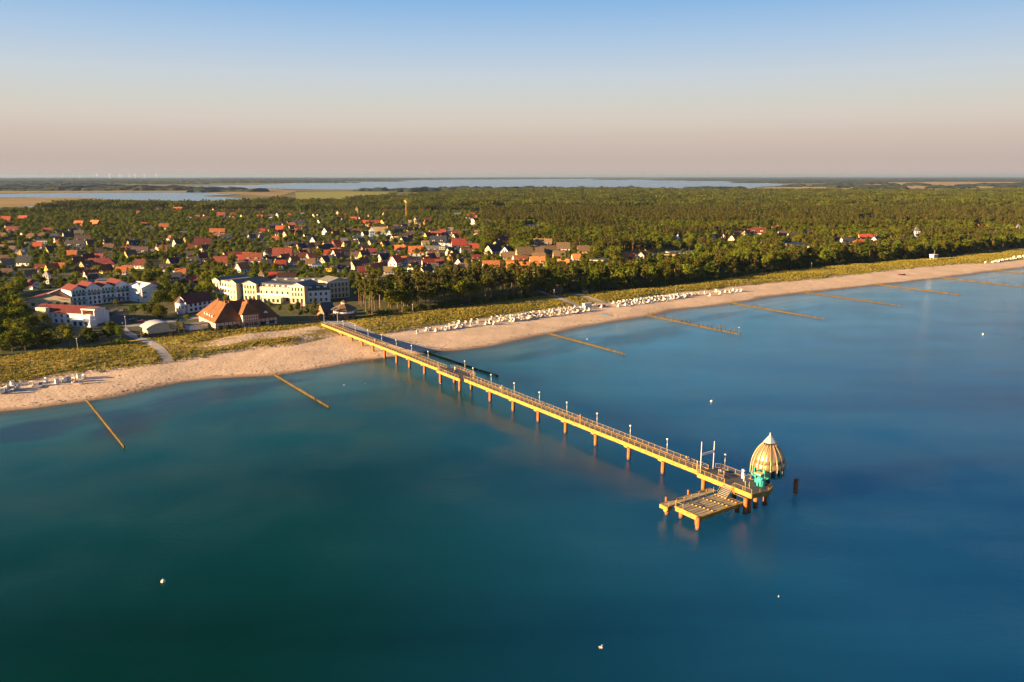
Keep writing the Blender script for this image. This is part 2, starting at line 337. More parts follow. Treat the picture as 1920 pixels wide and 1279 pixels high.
# ------------------------------------------------------------------ pier
PA = Vector((42.27, 206.15)); PD = Vector((.569, -.8223)).normalized(); PN = Vector((-PD.y, PD.x))   # PD seaward, PN to the far side
PROT = math.atan2(PD.y, PD.x)        # local x = seaward, local y = PN
DECK = 5.3
def pw(a, b, z=0.0): p = PA + PD * a + PN * b; return Vector((p.x, p.y, z))
M_GIRDER = mat('weathered_yellow_timber', (.35,.205,.042), .8, var=.45, scale=.7, bump=.2, stretch=(1, 1, 6))
M_DECK = mat('grey_deck_boards', (.070,.070,.082), .8, var=.25, scale=3.0, stretch=(6, .3, 1))
M_RUST = mat('rusty_steel_pile', (.42,.135,.035), .85, col2=(.26,.085,.03), scale=1.2, bump=.3)
M_RAIL = mat('railing_timber', (.31,.205,.07), .7, var=.2, scale=2.0)
M_RAILT = mat('thin_rail_steel', (.20,.17,.12), .6)
M_GALV = mat('galvanised_steel', (.52,.54,.55), .45, metal=.4)
M_WHITE = mat('white_paint', (.78,.77,.74), .5, var=.06, scale=3)
M_LAMP = mat('lamp_glass', (.7,.7,.68), .25)
pier = thing('pier', 'long yellowish timber pier on rusty piles running from the beach to the gondola', 'pier', pw(0, 0, 0), PROT)
LAND = -246.0
def deck_z(a): return DECK - max(0, (-150 - a)) / 96 * .5
mb = MB()     # deck slab
for a0, a1 in ((LAND, -150), (-150, -121.8), (-121.8, -104.2), (-104.2, 13.4)):
    z0, z1 = deck_z(a0), deck_z(a1); w = 1.55
    mb.add([(a0,-w,z0-.14),(a1,-w,z1-.14),(a1,w,z1-.14),(a0,w,z0-.14),(a0,-w,z0),(a1,-w,z1),(a1,w,z1),(a0,w,z0)], [(0,3,2,1),(4,5,6,7),(0,1,5,4),(1,2,6,5),(2,3,7,6),(3,0,4,7)])
HEAD = [(13.4,-2.7),(30.6,-2.7),(31.6,2.4),(30.2,5.6),(25.4,6.4),(24.2,5.0),(14.4,5.0),(13.4,4.0)]
SMALL = [(-121.8,-3.1),(-104.2,-3.1),(-104.2,3.1),(-106.5,5.0),(-119.5,5.0),(-121.8,3.1)]
mb.build('deck', M_DECK, pier)
MB().prism(HEAD, DECK - .14, DECK + .006).build('head_deck', M_DECK, pier)
MB().prism(SMALL, DECK - .14, DECK + .006).build('bay_deck', M_DECK, pier)
for side in (-1, 1):      # edge girders, one span at a time between the bents
    bents = [LAND + 12 * k for k in range(9)] + [-137.0, -122.5] + [-103.5, -87.6] + [-87.6 + 14.6 * k for k in range(1, 6)] + [-1.0, 13.2]
    bents = sorted(set(round(b, 2) for b in bents))
    for a0, a1 in zip(bents[:-1], bents[1:]):
        if a0 > -123 and a1 < -103: continue
        m2 = MB(); y = side * 1.62; z0, z1 = deck_z(a0), deck_z(a1)
        m2.add([(a0+.03,y-.1,z0-1.05),(a1-.03,y-.1,z1-1.05),(a1-.03,y+.1,z1-1.05),(a0+.03,y+.1,z0-1.05),(a0+.03,y-.1,z0+.10),(a1-.03,y-.1,z1+.10),(a1-.03,y+.1,z1+.10),(a0+.03,y+.1,z0+.10)],
               [(0,3,2,1),(4,5,6,7),(0,1,5,4),(1,2,6,5),(2,3,7,6),(3,0,4,7)])
        m2.build('girder', M_GIRDER, pier)
def edge_girder(p0, p1, z0, z1, name='girder', matl=None, th=.2):
    MB().bar((*p0, (z0+z1)/2), (*p1, (z0+z1)/2), th, z1 - z0).build(name, matl or M_GIRDER, pier)
for i in range(len(HEAD)):
    edge_girder(HEAD[i], HEAD[(i+1) % len(HEAD)], DECK - 1.15, DECK + .08)
for i in range(len(SMALL)):
    edge_girder(SMALL[i], SMALL[(i+1) % len(SMALL)], DECK - 1.05, DECK + .08)
# piles and pile caps
pile_me = MB().cyl((0,0,-6), (0,0,0), .56, n=14).mesh('pile', M_RUST, True)
M_PILEWET = mat('wet_pile_foot', (.055,.05,.045), .4, var=.2, scale=2)
foot_me = MB().cyl((0,0,-.5), (0,0,.42), .585, n=14).mesh('pile_foot', M_PILEWET, True)
def pile(a, b, top, sub=True):
    o = link('pile', pile_me, pier, (a, b, top)); 
    if sub: f = link('tide_mark', foot_me, o, (0, 0, -top))
    return o
cap_me = MB().box(-.75, .75, -1.75, 1.75, -.55, 0).mesh('pile_cap', M_GIRDER)
for a in [b for b in bents if b < 13 and b > LAND + 20 and not (-123 < b < -103)]:
    pile(a, -.35 if a > -140 else -.5, deck_z(a) - 1.2, a > -160); link('pile_cap', cap_me, pier, (a, 0, deck_z(a) - .9))
for a, b in ((-120.6,-2.2),(-118.0,2.6),(-105.8,-2.2),(-105.6,2.8)): pile(a, b, DECK - 1.0)
for a, b in ((13.6,-.4),(29.4,-2.0),(28.6,1.6),(28.8,5.0),(21.5,2.2)): pile(a, b, DECK - 1.0)
# railings
post_me = MB().box(-.055,.055,-.055,.055,-.35,1.12).mesh('railing_post', M_RAIL)
def railing(pts, step=2.45, z=DECK, names=('handrail','rail')):
    pts = [Vector((*p, 0)) for p in pts]
    for p, q in zip(pts[:-1], pts[1:]):
        Ln = (q - p).length; n = max(1, round(Ln / step)); ang = math.atan2((q-p).y, (q-p).x)
        for i in range(n + (q is pts[-1])):
            c = p.lerp(q, i / n); zz = z(c.x) if callable(z) else z
            link('railing_post', post_me, pier, (c.x, c.y, zz), ang)
        za, zb = (z(p.x), z(q.x)) if callable(z) else (z, z)
        MB().bar((p.x,p.y,za+1.14), (q.x,q.y,zb+1.14), .09, .06).build(names[0], M_RAIL, pier)
        for h in (.32, .60, .87): MB().bar((p.x,p.y,za+h), (q.x,q.y,zb+h), .02, .02).build(names[1], M_RAILT, pier)
railing([(LAND,-1.55),(-150,-1.55),(-122,-1.55)], z=deck_z); railing([(-121.8,-3.0),(-105.5,-3.0)]); railing([(-103.9,-1.55),(-60,-1.55),(13.2,-1.55)])
railing([(LAND,1.55),(-150,1.55),(-122,1.55)], z=deck_z); railing([(-121.6,3.1),(-119.5,4.9),(-106.5,4.9),(-104.4,3.1)]); railing([(-103.9,1.55),(-60,1.55),(13.2,1.55)])
railing([(13.6,-2.6),(22.2,-2.6)]); railing([(25.2,-2.6),(30.5,-2.6),(31.4,2.4),(30.1,5.4)]); railing([(13.5,4.0),(14.4,4.9),(24.2,4.9)])
# lower boat landing beside the head
LZ = 2.75
land_ = thing('boat_landing', 'low boat landing of long timber beams on piles beside the pier head', 'landing stage', pw(0,0,0), PROT)
M_BEAM = mat('landing_beams', (.30,.25,.16), .85, var=.3, scale=1.2, stretch=(1,.25,1), bump=.2)
for k in range(7):      # separate bearing beams with dark gaps between them
    x0 = 21.4 + k * 1.02
    MB().box(x0, x0 + .80, -18.2, -3.4, LZ - .45, LZ).build('beam', M_BEAM, land_)
for y in (-17.3, -13.6, -10.0, -6.4, -4.0): MB().box(21.2, 28.4, y - .18, y + .18, LZ - .80, LZ - .452).build('cross_bearer', M_GIRDER, land_)
blk = MB().box(-.22,.22,-.22,.22,0,.22).mesh('bollard_block', M_RAIL)
for k in range(7):
    for y in (-14.6 + k * .22, -9.4 + k * .2, -5.2 + k * .05): link('bollard_block', blk, land_, (21.8 + k * 1.02, y, LZ))
MB().box(20.9, 28.9, -18.62, -18.22, LZ - 1.1, LZ + .05).build('end_beam', M_GIRDER, land_)
MB().box(28.46, 28.82, -18.2, -3.2, LZ - .95, LZ + .03).build('edge_beam', M_GIRDER, land_)
MB().box(18.2, 20.2, -20.2, -3.0, LZ - .30, LZ + .02).build('walkway', M_BEAM, land_)
MB().box(18.0, 18.19, -20.2, -3.0, LZ - .75, LZ + .10).build('edge_beam', M_GIRDER, land_)
MB().box(18.0, 20.6, -20.7, -20.22, LZ - .9, LZ + .05).build('end_beam', M_GIRDER, land_)
MB().cyl((19.2,-20.1,LZ-1.25),(19.2,-18.0,LZ-1.25), .55, n=10).build('fender', M_GIRDER, land_)
lp = lambda a, b, top: link('tide_mark', foot_me, link('pile', pile_me, land_, (a, b, top)), (0, 0, -top))
for a, b, t in ((28.9,-19.2,LZ+.2),(27.2,-17.6,LZ-.8),(22.2,-17.6,LZ-.8),(18.9,-19.0,LZ-.8),(29.5,-3.3,4.0),(27.6,-3.9,LZ-.8),(22.0,-5.0,LZ-.8)): lp(a, b, t)
tp = MB().cyl((0,0,-1.6),(0,0,.9), .28, n=10).mesh('fender_post', M_RUST, True)
for a, b in ((17.7,-18.2),(17.7,-10.5)): link('fender_post', tp, land_, (a, b, LZ + .2))
for b in (-20.0,-17.4,-14.8,-12.2,-9.6,-7.0,-4.4): link('railing_post', post_me, land_, (20.4, b, LZ + .2))
for b in (-18.1,-15.5,-12.9,-10.3,-7.7): link('railing_post', post_me, land_, (20.9, b, LZ + .2))
for a in (21.0, 23.4): link('railing_post', post_me, land_, (a, -18.4, LZ + .3))
MB().bar((21.0,-18.4,LZ+1.2),(23.4,-18.4,LZ+1.2), .1, .07).build('handrail', M_RAIL, land_)
MB().bar((24.9,-3.1,LZ+1.1),(29.0,-3.1,LZ+1.1), .1, .07).build('handrail', M_RAIL, land_)
for k in range(8):      # stair down from the head
    z = DECK - .05 - k * .32; y = -2.9 - k * .30
    MB().box(22.4, 25.0, y - .16, y + .16, z - .07, z).build('step', mat('worn_step', (.42,.37,.28), .8), land_)
for x in (22.3, 25.1): MB().bar((x,-2.8,DECK-.15),(x,-5.3,LZ+.05), .09, .26).build('stair_stringer', M_RAIL, land_)
for x in (22.3, 25.1): MB().bar((x,-2.8,DECK+.95),(x,-5.3,LZ+1.1), .07, .06).build('handrail', M_RAIL, land_)
# pier lamps
lamp_pole = MB().cyl((0,0,0),(0,0,3.7), .085, .06, 8).mesh('lamp_pole', M_GALV, True)
lamp_arm = MB().cyl((0,0,3.7),(0,0,3.86), .10, .22, 10).mesh('lamp_collar', M_GALV, True)
lamp_head = MB().lathe([(.22,3.86),(.30,3.98),(.30,4.18),(.05,4.30),(.0,4.31)], 10).mesh('lamp_head', M_LAMP, True)
lamp_as = [-225.4,-210.7,-196,-181.3,-166.6,-152,-137.5] + [-90.1 + 14.72 * k for k in range(7)] + [15.6]
for a, b in [(a, 1.72 if a < 14 else 5.1) for a in lamp_as] + [(-114, 5.1), (-102.5, 1.72)]:
    on = 'on the wide head' if a > 14 else 'on the widened bay' if a in (-114,) else 'over the sand' if a < -165 else 'over the water'
    t = thing('pier_lamp', f'slim grey post lamp with flat round head on the pier railing {on}', 'lamp', pw(a, b, deck_z(a) - .1), PROT, f'lamps along the pier {on}')
    link('pole', lamp_pole, t); link('collar', lamp_arm, t); link('lamp_head', lamp_head, t)
# short yellow posts of the pier rail
info = MB().box(-.13,.13,-.13,.13,0,2.9).mesh('marker_post', M_RAIL)
for a, b, w in ((-78.5,-1.3,'beside the bay'),(-35.5,-1.3,'midway along the pier'),(13.0,-2.4,'where the pier widens'),(-120.9,-2.8,'at the corner of the bay')):
    t = thing('marker_post', f'tall square yellowish timber post on the railing {w}', 'post', pw(a, b, DECK), PROT); link('post', info, t)
    MB().box(-.17,.17,-.17,.17,2.9,3.0).build('post_cap', M_GALV, t)
# ------------------------------------------------------------------ diving gondola
DC = Vector((65.6, 193.2)); DB = 5.0
dome = thing('diving_gondola', 'egg shaped gilded dome with turquoise window band hanging beside the pier head', 'dome', (DC.x, DC.y, 0), PROT)
M_SHELL = mat('champagne_cladding', (.62,.41,.19), .28, metal=.75, var=.12, scale=.6)
M_RIB = mat('pale_gold_rib', (.60,.47,.28), .35, metal=.3)
M_TURQ = mat('turquoise_paint', (.035,.42,.37), .45, var=.12, scale=1.5)
M_GLASS = mat('dark_glass', (.015,.025,.03), .08, spec=.6)
prof = [(4.24,2.45),(4.21,2.8),(4.12,3.3),(3.98,4.0),(3.70,4.9),(3.33,5.8),(2.88,6.65),(2.40,7.35),(1.90,7.95),(1.48,8.4)]
prof = [(r, z + DB) for r, z in prof]
NP = 16
for k in range(NP):      # every cladding panel between two ribs is its own sheet, upper and lower
    a0, a1 = 2*math.pi*k/NP + .008, 2*math.pi*(k+1)/NP - .008
    for nm, pr in (('lower_panel', prof[:4]), ('upper_panel', [(r - .03, z + (.03 if i == 0 else 0)) for i, (r, z) in enumerate(prof[3:])])):
        if nm == 'lower_panel' and k in (9,): pr = [(pr[2][0], pr[2][1])] + pr[3:]        # doorway side
        o = MB().lathe(pr, 3, 0, (0,0), a0, a1, False).build(nm, M_SHELL, dome, True)
        so = o.modifiers.new('thickness', 'SOLIDIFY'); so.thickness = .06
    pts = [((r + .12) * math.cos(a0 - .008), (r + .12) * math.sin(a0 - .008), z) for r, z in [(4.28, DB + .35)] + prof]
    mb = MB()
    for p, q in zip(pts[:-1], pts[1:]): mb.bar(p, q, .11, .12)
    mb.build('rib', M_RIB, dome)
MB().lathe([(3.9, DB+2.6),(3.9, DB+.1),(0, DB+.1)], 32).build('cabin_wall', M_TURQ, dome, True)
MB().lathe([(4.15, DB+.02),(4.2, DB+.22),(3.9, DB+.3),(3.9,DB-.02),(0,DB-.02)], 32).build('cabin_floor_ring', M_TURQ, dome, True)
for k in range(NP):
    a0, a1 = 2*math.pi*(k+.22)/NP, 2*math.pi*(k+.78)/NP
    MB().lathe([(3.96, DB+.55),(3.96, DB+2.3)], 3, 0, (0,0), a0, a1, False).build('window', M_GLASS, dome)
MB().lathe([(1.40, DB+8.4),(1.36, DB+8.8)], 24).build('lantern_window', M_GLASS, dome, True)
MB().lathe([(1.7, DB+8.75),(1.30, DB+9.2),(.95, DB+9.7),(.55, DB+10.2),(.22, DB+10.55),(.12, DB+10.9),(0, DB+11.0)], 8).build('cap', mat('zinc_cap', (.55,.52,.52), .4, metal=.5), dome)
MB().lathe([(.0, DB+11.25),(.16, DB+11.15),(.2, DB+11.0),(.12, DB+10.85)], 10).build('finial', M_RIB, dome, True)
MB().cyl((0,0,-6),(0,0,DB-.05), .75, n=16).build('guide_column', mat('dark_steel', (.05,.045,.04), .6, var=.2), dome, True)
# access bridge and stair tower between head and gondola
MB().box(.6, 2.2, -6.6, -3.85, DB+.12, DB+.28).build('gangway', M_DECK, dome)
for x in (.6, 2.2): MB().bar((x,-6.6,DB+1.4),(x,-3.9,DB+1.4), .07).build('gangway_rail', M_RAIL, dome)
# turquoise machine housing
hs = thing('machine_housing', 'turquoise rounded steel cabinet standing on the pier head before the dome', 'cabinet', pw(28.4, 3.4, DECK), PROT + .3)
MB().lathe([(0,0.05),(1.0,.05),(1.05,.2),(1.05,2.0),(.95,2.15),(0,2.2)], 12).build('body', M_TURQ, hs, True)
MB().box(-.35,.35,-1.12,-1.02,.3,1.8).build('door', mat('turquoise_door', (.03,.36,.33), .5), hs)
MB().cyl((.9,-.1,0),(.9,-.1,2.6), .06).build('pipe', M_GALV, hs)
hs2 = thing('ticket_kiosk', 'small green and cream kiosk beside the gondola doorway on the pier head', 'kiosk', pw(26.6, 5.0, DECK), PROT)
MB().box(-.9,.9,-.7,.7,0.02,2.3).build('wall', M_TURQ, hs2); MB().box(-1.05,1.05,-.85,.85,2.3,2.45).build('roof', mat('kiosk_roof', (.62,.5,.25), .6), hs2)
MB().box(-.6,.6,-.74,-.702,1.0,1.9).build('window', M_GLASS, hs2)
# masts with crossbar
gm = thing('flag_frame', 'two tall white masts joined by a white crossboard at the pier head', 'masts', pw(13.9, 0, DECK), PROT)
for y in (-2.2, 2.6): MB().cyl((0,y,0),(0,y,8.4 if y < 0 else 7.6), .10, .07).build('mast', M_WHITE, gm, True)
MB().box(-.06,.06,-2.1,2.5,4.55,5.2).build('crossboard', M_WHITE, gm)
# info column, sign board, benches, life-ring stand
t = thing('info_column', 'blue and white information column at the far rail of the pier head', 'column', pw(22.6, 4.0, DECK), PROT)
MB().box(-.35,.35,-.35,.35,0,2.3).build('panel', M_WHITE, t); MB().box(-.36,.36,-.36,.36,1.5,1.9).build('blue_band', mat('sign_blue', (.03,.12,.42), .5), t); MB().box(-.4,.4,-.4,.4,2.3,2.5).build('top', MATS['sign_blue'], t)
t = thing('sign_board', 'cream notice board on a tall yellow post at the pier head rail', 'sign', pw(28.2, -2.2, DECK), PROT)
MB().cyl((0,0,-1.2),(0,0,3.9), .09).build('post', M_RAIL, t); MB().box(-.08,.08,-.75,.75,2.6,3.9).build('board', mat('cream_board', (.72,.64,.46), .6), t)
MB().box(.081,.10,-.6,.6,2.9,3.6).build('printed_sheet', M_WHITE, t)
def bench(loc, rz, label):
    t = thing('bench', label, 'bench', loc, rz)
    wood = mat('bench_wood', (.20,.10,.045), .7, var=.2, scale=2)
    for k in range(3): MB().box(-1.0,1.0,-.25+k*.18,-.11+k*.18,.42,.47).build('seat_slat', wood, t)
    for k in range(2): MB().box(-1.0,1.0,.30,.34,.60+k*.2,.74+k*.2).build('back_slat', wood, t)
    for x in (-.85,.85):
        MB().box(x-.05,x+.05,-.25,.32,0,.42).build('leg', M_GALV, t); MB().box(x-.04,x+.04,.34,.40,.4,.98).build('back_post', M_GALV, t)
bench(pw(19.2,-.9,DECK), PROT, 'brown slatted bench near the landing stair of the pier head')
bench(pw(17.3,2.2,DECK), PROT+math.pi, 'brown slatted bench before the far rail of the pier head')
bench(pw(-116,-2.2,DECK), PROT+math.pi, 'brown slatted bench on the bay halfway along the pier'); bench(pw(-109,4.0,DECK), PROT, 'brown slatted bench at the far rail of the pier bay')
bench(pw(-106.4,4.0,DECK), PROT+.7, 'brown slatted bench in the corner of the pier bay')
lone = thing('mooring_pile', 'rusty steel mooring pile standing alone in the water beyond the dome', 'pile', (*G(1491, 926, 0).xy, 0))
MB().cyl((0,0,-5),(0,0,3.9), .58, n=14).build('shaft', M_RUST, lone, True); link('tide_mark', foot_me, lone); MB().cyl((0,0,3.9),(0,0,4.0), .62, n=14).build('cap', M_RUST, lone)
# ------------------------------------------------------------------ lagoons, marshes, far fields (all real sheets at their distance)
def poly_sheet(name, pts, z, matl, lab=None, kind='structure'):
    P = [G(x, y, z) for x, y in pts]
    me = bpy.data.meshes.new(name); me.from_pydata([tuple(p) for p in P], [], [tuple(range(len(P)))]); me.materials.append(matl)
    bm = bmesh.new(); bm.from_mesh(me); bmesh.ops.triangulate(bm, faces=bm.faces[:])
    for f in bm.faces:
        if f.normal.z < 0: f.normal_flip()
    bm.to_mesh(me); bm.free()
    return tag(link(name, me), kind=kind)
LAGOON = water_mat('lagoon_water', (.10,.20,.32), None, None, attrd=False, wave=.4); LAGOON.node_tree.nodes['Principled BSDF'].inputs['Roughness'].default_value = .22
MARSH = layered('marsh', [(.26,.17,.06),(.34,.23,.09),(.17,.14,.05),(.28,.19,.07)], [.006,.03,.003])
MEADOW = layered('meadow', [(.19,.20,.03),(.26,.25,.045),(.17,.18,.03),(.24,.22,.04)], [.006,.03,.002])
HEATH = layered('heath', [(.34,.22,.10),(.42,.28,.14),(.22,.19,.07),(.36,.24,.10)], [.004,.02,.0016])
def smooth_edge(pts, n=6, amp=.35, seed=1):
    rg = np.random.default_rng(seed); out = []
    for (x0, y0), (x1, y1) in zip(pts, pts[1:] + pts[:1]):
        for k in range(n):
            f = k / n; out.append((x0 + (x1 - x0) * f, y0 + (y1 - y0) * f + (rg.normal() * amp if k else 0)))
    return out
poly_sheet('marsh', [(-200,372),(0,372),(150,370.5),(255,376),(140,380),(62,386.5),(0,389),(-200,392)], 3.2, MARSH)
poly_sheet('lagoon', smooth_edge([(-200,364),(0,363.5),(120,361.8),(210,361.3),(375,361),(450,364.5),(380,367.5),(480,373.5),(412,378),(300,376.5),(215,374),(150,371),(0,371),(-200,371)], amp=.25), 3.4, LAGOON)
poly_sheet('lagoon', [(-200,392),(0,389.5),(64,386.5),(50,395),(0,398),(-200,400)], 3.4, LAGOON)
poly_sheet('marsh', [(60,353.5),(200,352.6),(480,353),(560,357.5),(520,369),(470,366),(375,360.6),(200,360.6),(0,362),(-100,358)], 2.9, MARSH)
poly_sheet('lagoon', [(195,351.2),(330,349.5),(482,347),(560,343),(700,338.6),(880,336.9),(1130,335.6),(1300,336.6),(1410,340),(1448,344),(1490,347.5),(1430,350),(1400,354),(1100,355.5),(900,355.5),(740,356),(600,355.5),(480,353.2),(320,352.2)], 3.4, LAGOON)
poly_sheet('meadow', [(553,360.5),(640,358.8),(735,361),(742,369),(655,374),(610,377.5),(556,375)], 3.2, MEADOW)
poly_sheet('heath', [(1400,354),(1470,349.5),(1560,344),(1700,341),(1930,341.5),(2100,341),(2100,354),(1930,354),(1700,356),(1500,358)], 2.9, HEATH)
poly_sheet('meadow', [(1395,402.5),(1545,402),(1548,407.5),(1398,409)], 2.9, MEADOW)
poly_sheet('meadow', [(1610,412),(1637,410),(1640,420),(1614,423)], 2.9, MEADOW)
for q in ([(300,343),(520,341.5),(530,342.5),(310,344.2)], [(150,347),(260,346),(265,347.2),(160,348.5)], [(1180,334.6),(1300,334.6),(1300,335.4),(1180,335.4)], [(1560,349),(1750,346.5),(1760,348),(1570,350.5)]):
    poly_sheet('meadow', q, 3.3, MEADOW)

# far woods: low bumpy ridges of tree canopy, kilometres away
M_FARWOOD = mat('far_canopy', (.013,.022,.012), .95, var=.5, scale=.03)
V, Q = [], []
def ridge(cx, cy, length, depth, h, ang):
    global V, Q
    n = max(4, int(length / 16)); base = len(V); ca, sa = math.cos(ang), math.sin(ang)
    for i in range(n + 1):
        f = i / n; hh = h * (.55 + .8 * RNG.random()) * (min(1, 6 * f, 6 * (1 - f)) * .6 + .4); x = (f - .5) * length
        d = depth * (.7 + .3 * RNG.random())
        for y, z in ((-d/2, 0), (-d/2 * .9, hh * .9), (0, hh * (1 + .15 * RNG.random())), (d/2 * .9, hh * .9), (d/2, 0)):
            V.append((cx + x * ca - y * sa, cy + x * sa + y * ca, 1.5 + z))
    for i in range(n):
        for j in range(4): a = base + i * 5 + j; Q.append((a, a + 1, a + 6, a + 5))
def ridges(poly, n, lmin, lmax):
    P = np.array(poly); k = 0
    while k < n:
        x = RNG.uniform(P[:,0].min(), P[:,0].max()); y = RNG.uniform(P[:,1].min(), P[:,1].max())
        if not inpoly(np.array([[x, y]]), poly)[0]: continue
        g = G(x, y, 2); 
        ridge(g.x, g.y, RNG.uniform(lmin, lmax) * (g.y / 8000) ** .5, RNG.uniform(120, 350), RNG.uniform(13, 20), RNG.normal(0, .12)); k += 1
ridges([(-60,334),(480,334),(560,339),(300,341),(200,346),(-60,347)], 130, 700, 2200)
ridges([(-60,347),(150,346),(230,356),(120,358),(-60,358)], 40, 200, 600)
ridges([(150,353.5),(520,353.5),(560,357),(470,361),(200,359)], 26, 60, 300)
ridges([(440,334),(1000,333),(980,335.5),(700,337.8),(560,341),(450,344)], 90, 700, 2500)
ridges([(940,332.6),(1400,332.6),(1400,335),(940,335)], 26, 900, 2600)
ridges([(1130,336.4),(1265,336.4),(1265,337.6),(1130,337.6)], 8, 200, 700)
ridges([(1380,332.5),(1980,332.3),(1980,341),(1700,340.4),(1540,343.2),(1470,346),(1440,342),(1270,336.6)], 190, 600, 1800)
ridges([(1560,345),(1640,343),(1640,348),(1560,349)], 9, 150, 350)
ridges([(1440,350),(1930,346),(1930,353),(1440,357)], 30, 40, 180)
ridges([(700,356.5),(900,355.8),(1400,355.8),(1400,358),(740,360)], 40, 150, 450)
tag(link('far_woods', np_mesh('far_woods', np.array(V), np.array(Q), M_FARWOOD)), 'low dark belts of distant woodland beyond the lagoon', 'woodland', kind='stuff')

# wind turbines on the far horizon
M_TURB = mat('turbine_white', (.75,.75,.75), .5)
tow = MB().cyl((0,0,0),(0,0,105), 3.2, 1.8, 8).mesh('tower', M_TURB); nac = MB().box(-2.4,2.4,-5,7,103,108).mesh('nacelle', M_TURB)
bl = MB().add([(-1.6,0,0),(1.6,0,0),(.9,0,30),(.2,0,52),(-.3,0,52),(-.9,0,30),(-1.2,.8,0),(1.2,.8,0),(.6,.6,30),(0,.3,52)], [(0,1,2,5),(5,2,3,4),(6,8,7),(6,5,8),(1,7,8,2),(8,9,3,2),(5,4,9,8)]).mesh('blade', M_TURB)
for i, x in enumerate((118, 150, 182, 205, 206.5, 224, 228, 243, 254, 272, 294)):
    g = G(x, 336.2 + (i % 3) * .15, 2); t = thing('wind_turbine', 'white wind turbine far off on the plain beyond the lagoon', 'wind turbine', g, RNG.normal(0, .2), 'wind turbines of the far wind farm')
    link('tower', tow, t); nn = link('nacelle', nac, t); a0 = RNG.uniform(0, 2)
    for k in range(3):
        b = link('blade', bl, t, (0, -5.5, 105.5)); b.rotation_euler = (0, a0 + k * 2.0944, 0)
# ------------------------------------------------------------------ trees
def leaf_mat(name, c1, c2, hue=.03, val=.3):
    m = bpy.data.materials.new(name); m.use_nodes = True; N, L = m.node_tree.nodes, m.node_tree.links
    N.remove(N['Principled BSDF']); out = N['Material Output']
    oi = N.new('ShaderNodeObjectInfo'); tc = N.new('ShaderNodeTexCoord'); no = N.new('ShaderNodeTexNoise'); no.inputs['Scale'].default_value = .7; no.inputs['Detail'].default_value = 3
    L.new(tc.outputs['Object'], no.inputs['Vector'])
    rp = N.new('ShaderNodeValToRGB'); rp.color_ramp.elements[0].position = .35; rp.color_ramp.elements[1].position = .65
    rp.color_ramp.elements[0].color = (*c1, 1); rp.color_ramp.elements[1].color = (*c2, 1); L.new(no.outputs['Fac'], rp.inputs[0])
    hs = N.new('ShaderNodeHueSaturation'); L.new(rp.outputs[0], hs.inputs['Color'])
    a = N.new('ShaderNodeMapRange'); a.inputs[3].default_value = .5 - hue; a.inputs[4].default_value = .5 + hue * .8; L.new(oi.outputs['Random'], a.inputs[0]); L.new(a.outputs[0], hs.inputs['Hue'])
    w = N.new('ShaderNodeTexWhiteNoise'); w.noise_dimensions = '1D'; L.new(oi.outputs['Random'], w.inputs['W'])
    b = N.new('ShaderNodeMapRange'); b.inputs[3].default_value = 1 - val; b.inputs[4].default_value = 1 + val; L.new(w.outputs['Value'], b.inputs[0]); L.new(b.outputs[0], hs.inputs['Value'])
    d = N.new('ShaderNodeBsdfDiffuse'); t = N.new('ShaderNodeBsdfTranslucent'); mx = N.new('ShaderNodeMixShader'); mx.inputs[0].default_value = .28
    L.new(hs.outputs[0], d.inputs[0]); L.new(hs.outputs[0], t.inputs[0]); L.new(d.outputs[0], mx.inputs[1]); L.new(t.outputs[0], mx.inputs[2]); L.new(mx.outputs[0], out.inputs[0])
    return m
M_LEAF = leaf_mat('broad_leaves', (.068,.104,.010), (.142,.148,.015), .035, .35)
M_NEEDLE = leaf_mat('pine_needles', (.049,.067,.010), (.100,.098,.016), .025, .3)
M_SHRUB = leaf_mat('shrub_leaves', (.055,.080,.014), (.105,.118,.022), .03, .35)
M_PALE = leaf_mat('silver_willow_leaves', (.17,.16,.06), (.26,.23,.09), .01, .1)
M_BARK = mat('bark', (.11,.075,.045), .9, var=.3, scale=3)
M_PBARK = mat('pine_bark', (.20,.105,.05), .9, var=.35, scale=2)
def clump_quads(rg, lobes, n, smin, smax, flat=1.0):
    """leaf clumps: bent little quads spread over and inside a set of lobes (x,y,z,r)"""
    lobes = np.array(lobes); pr = lobes[:,3] ** 2; li = rg.choice(len(lobes), n, p=pr / pr.sum())
    d = rg.normal(size=(n,3)); d /= np.linalg.norm(d, axis=1)[:,None]
    rad = lobes[li,3] * (1 - .55 * rg.random(n) ** 2.2) * (1 + .22 * rg.normal(size=n) * (rg.random(n) < .3))
    c = lobes[li,:3] + d * rad[:,None] * np.array([1,1,flat])
    nr = d + rg.normal(size=(n,3)) * .55 + np.array([0,0,.25]); nr /= np.linalg.norm(nr, axis=1)[:,None]
    u = np.cross(nr, rg.normal(size=(n,3))); u /= np.linalg.norm(u, axis=1)[:,None]; w = np.cross(nr, u)
    s = rg.uniform(smin, smax, n)[:,None] * .5; k = rg.uniform(.55, 1.1, n)[:,None]
    bend = nr * s * rg.uniform(-.5, .1, n)[:,None]
    V = np.stack([c - u*s + bend, c - w*s*k, c + u*s + bend, c + w*s*k], 1).reshape(-1, 3)
    return V, np.arange(n * 4).reshape(n, 4)
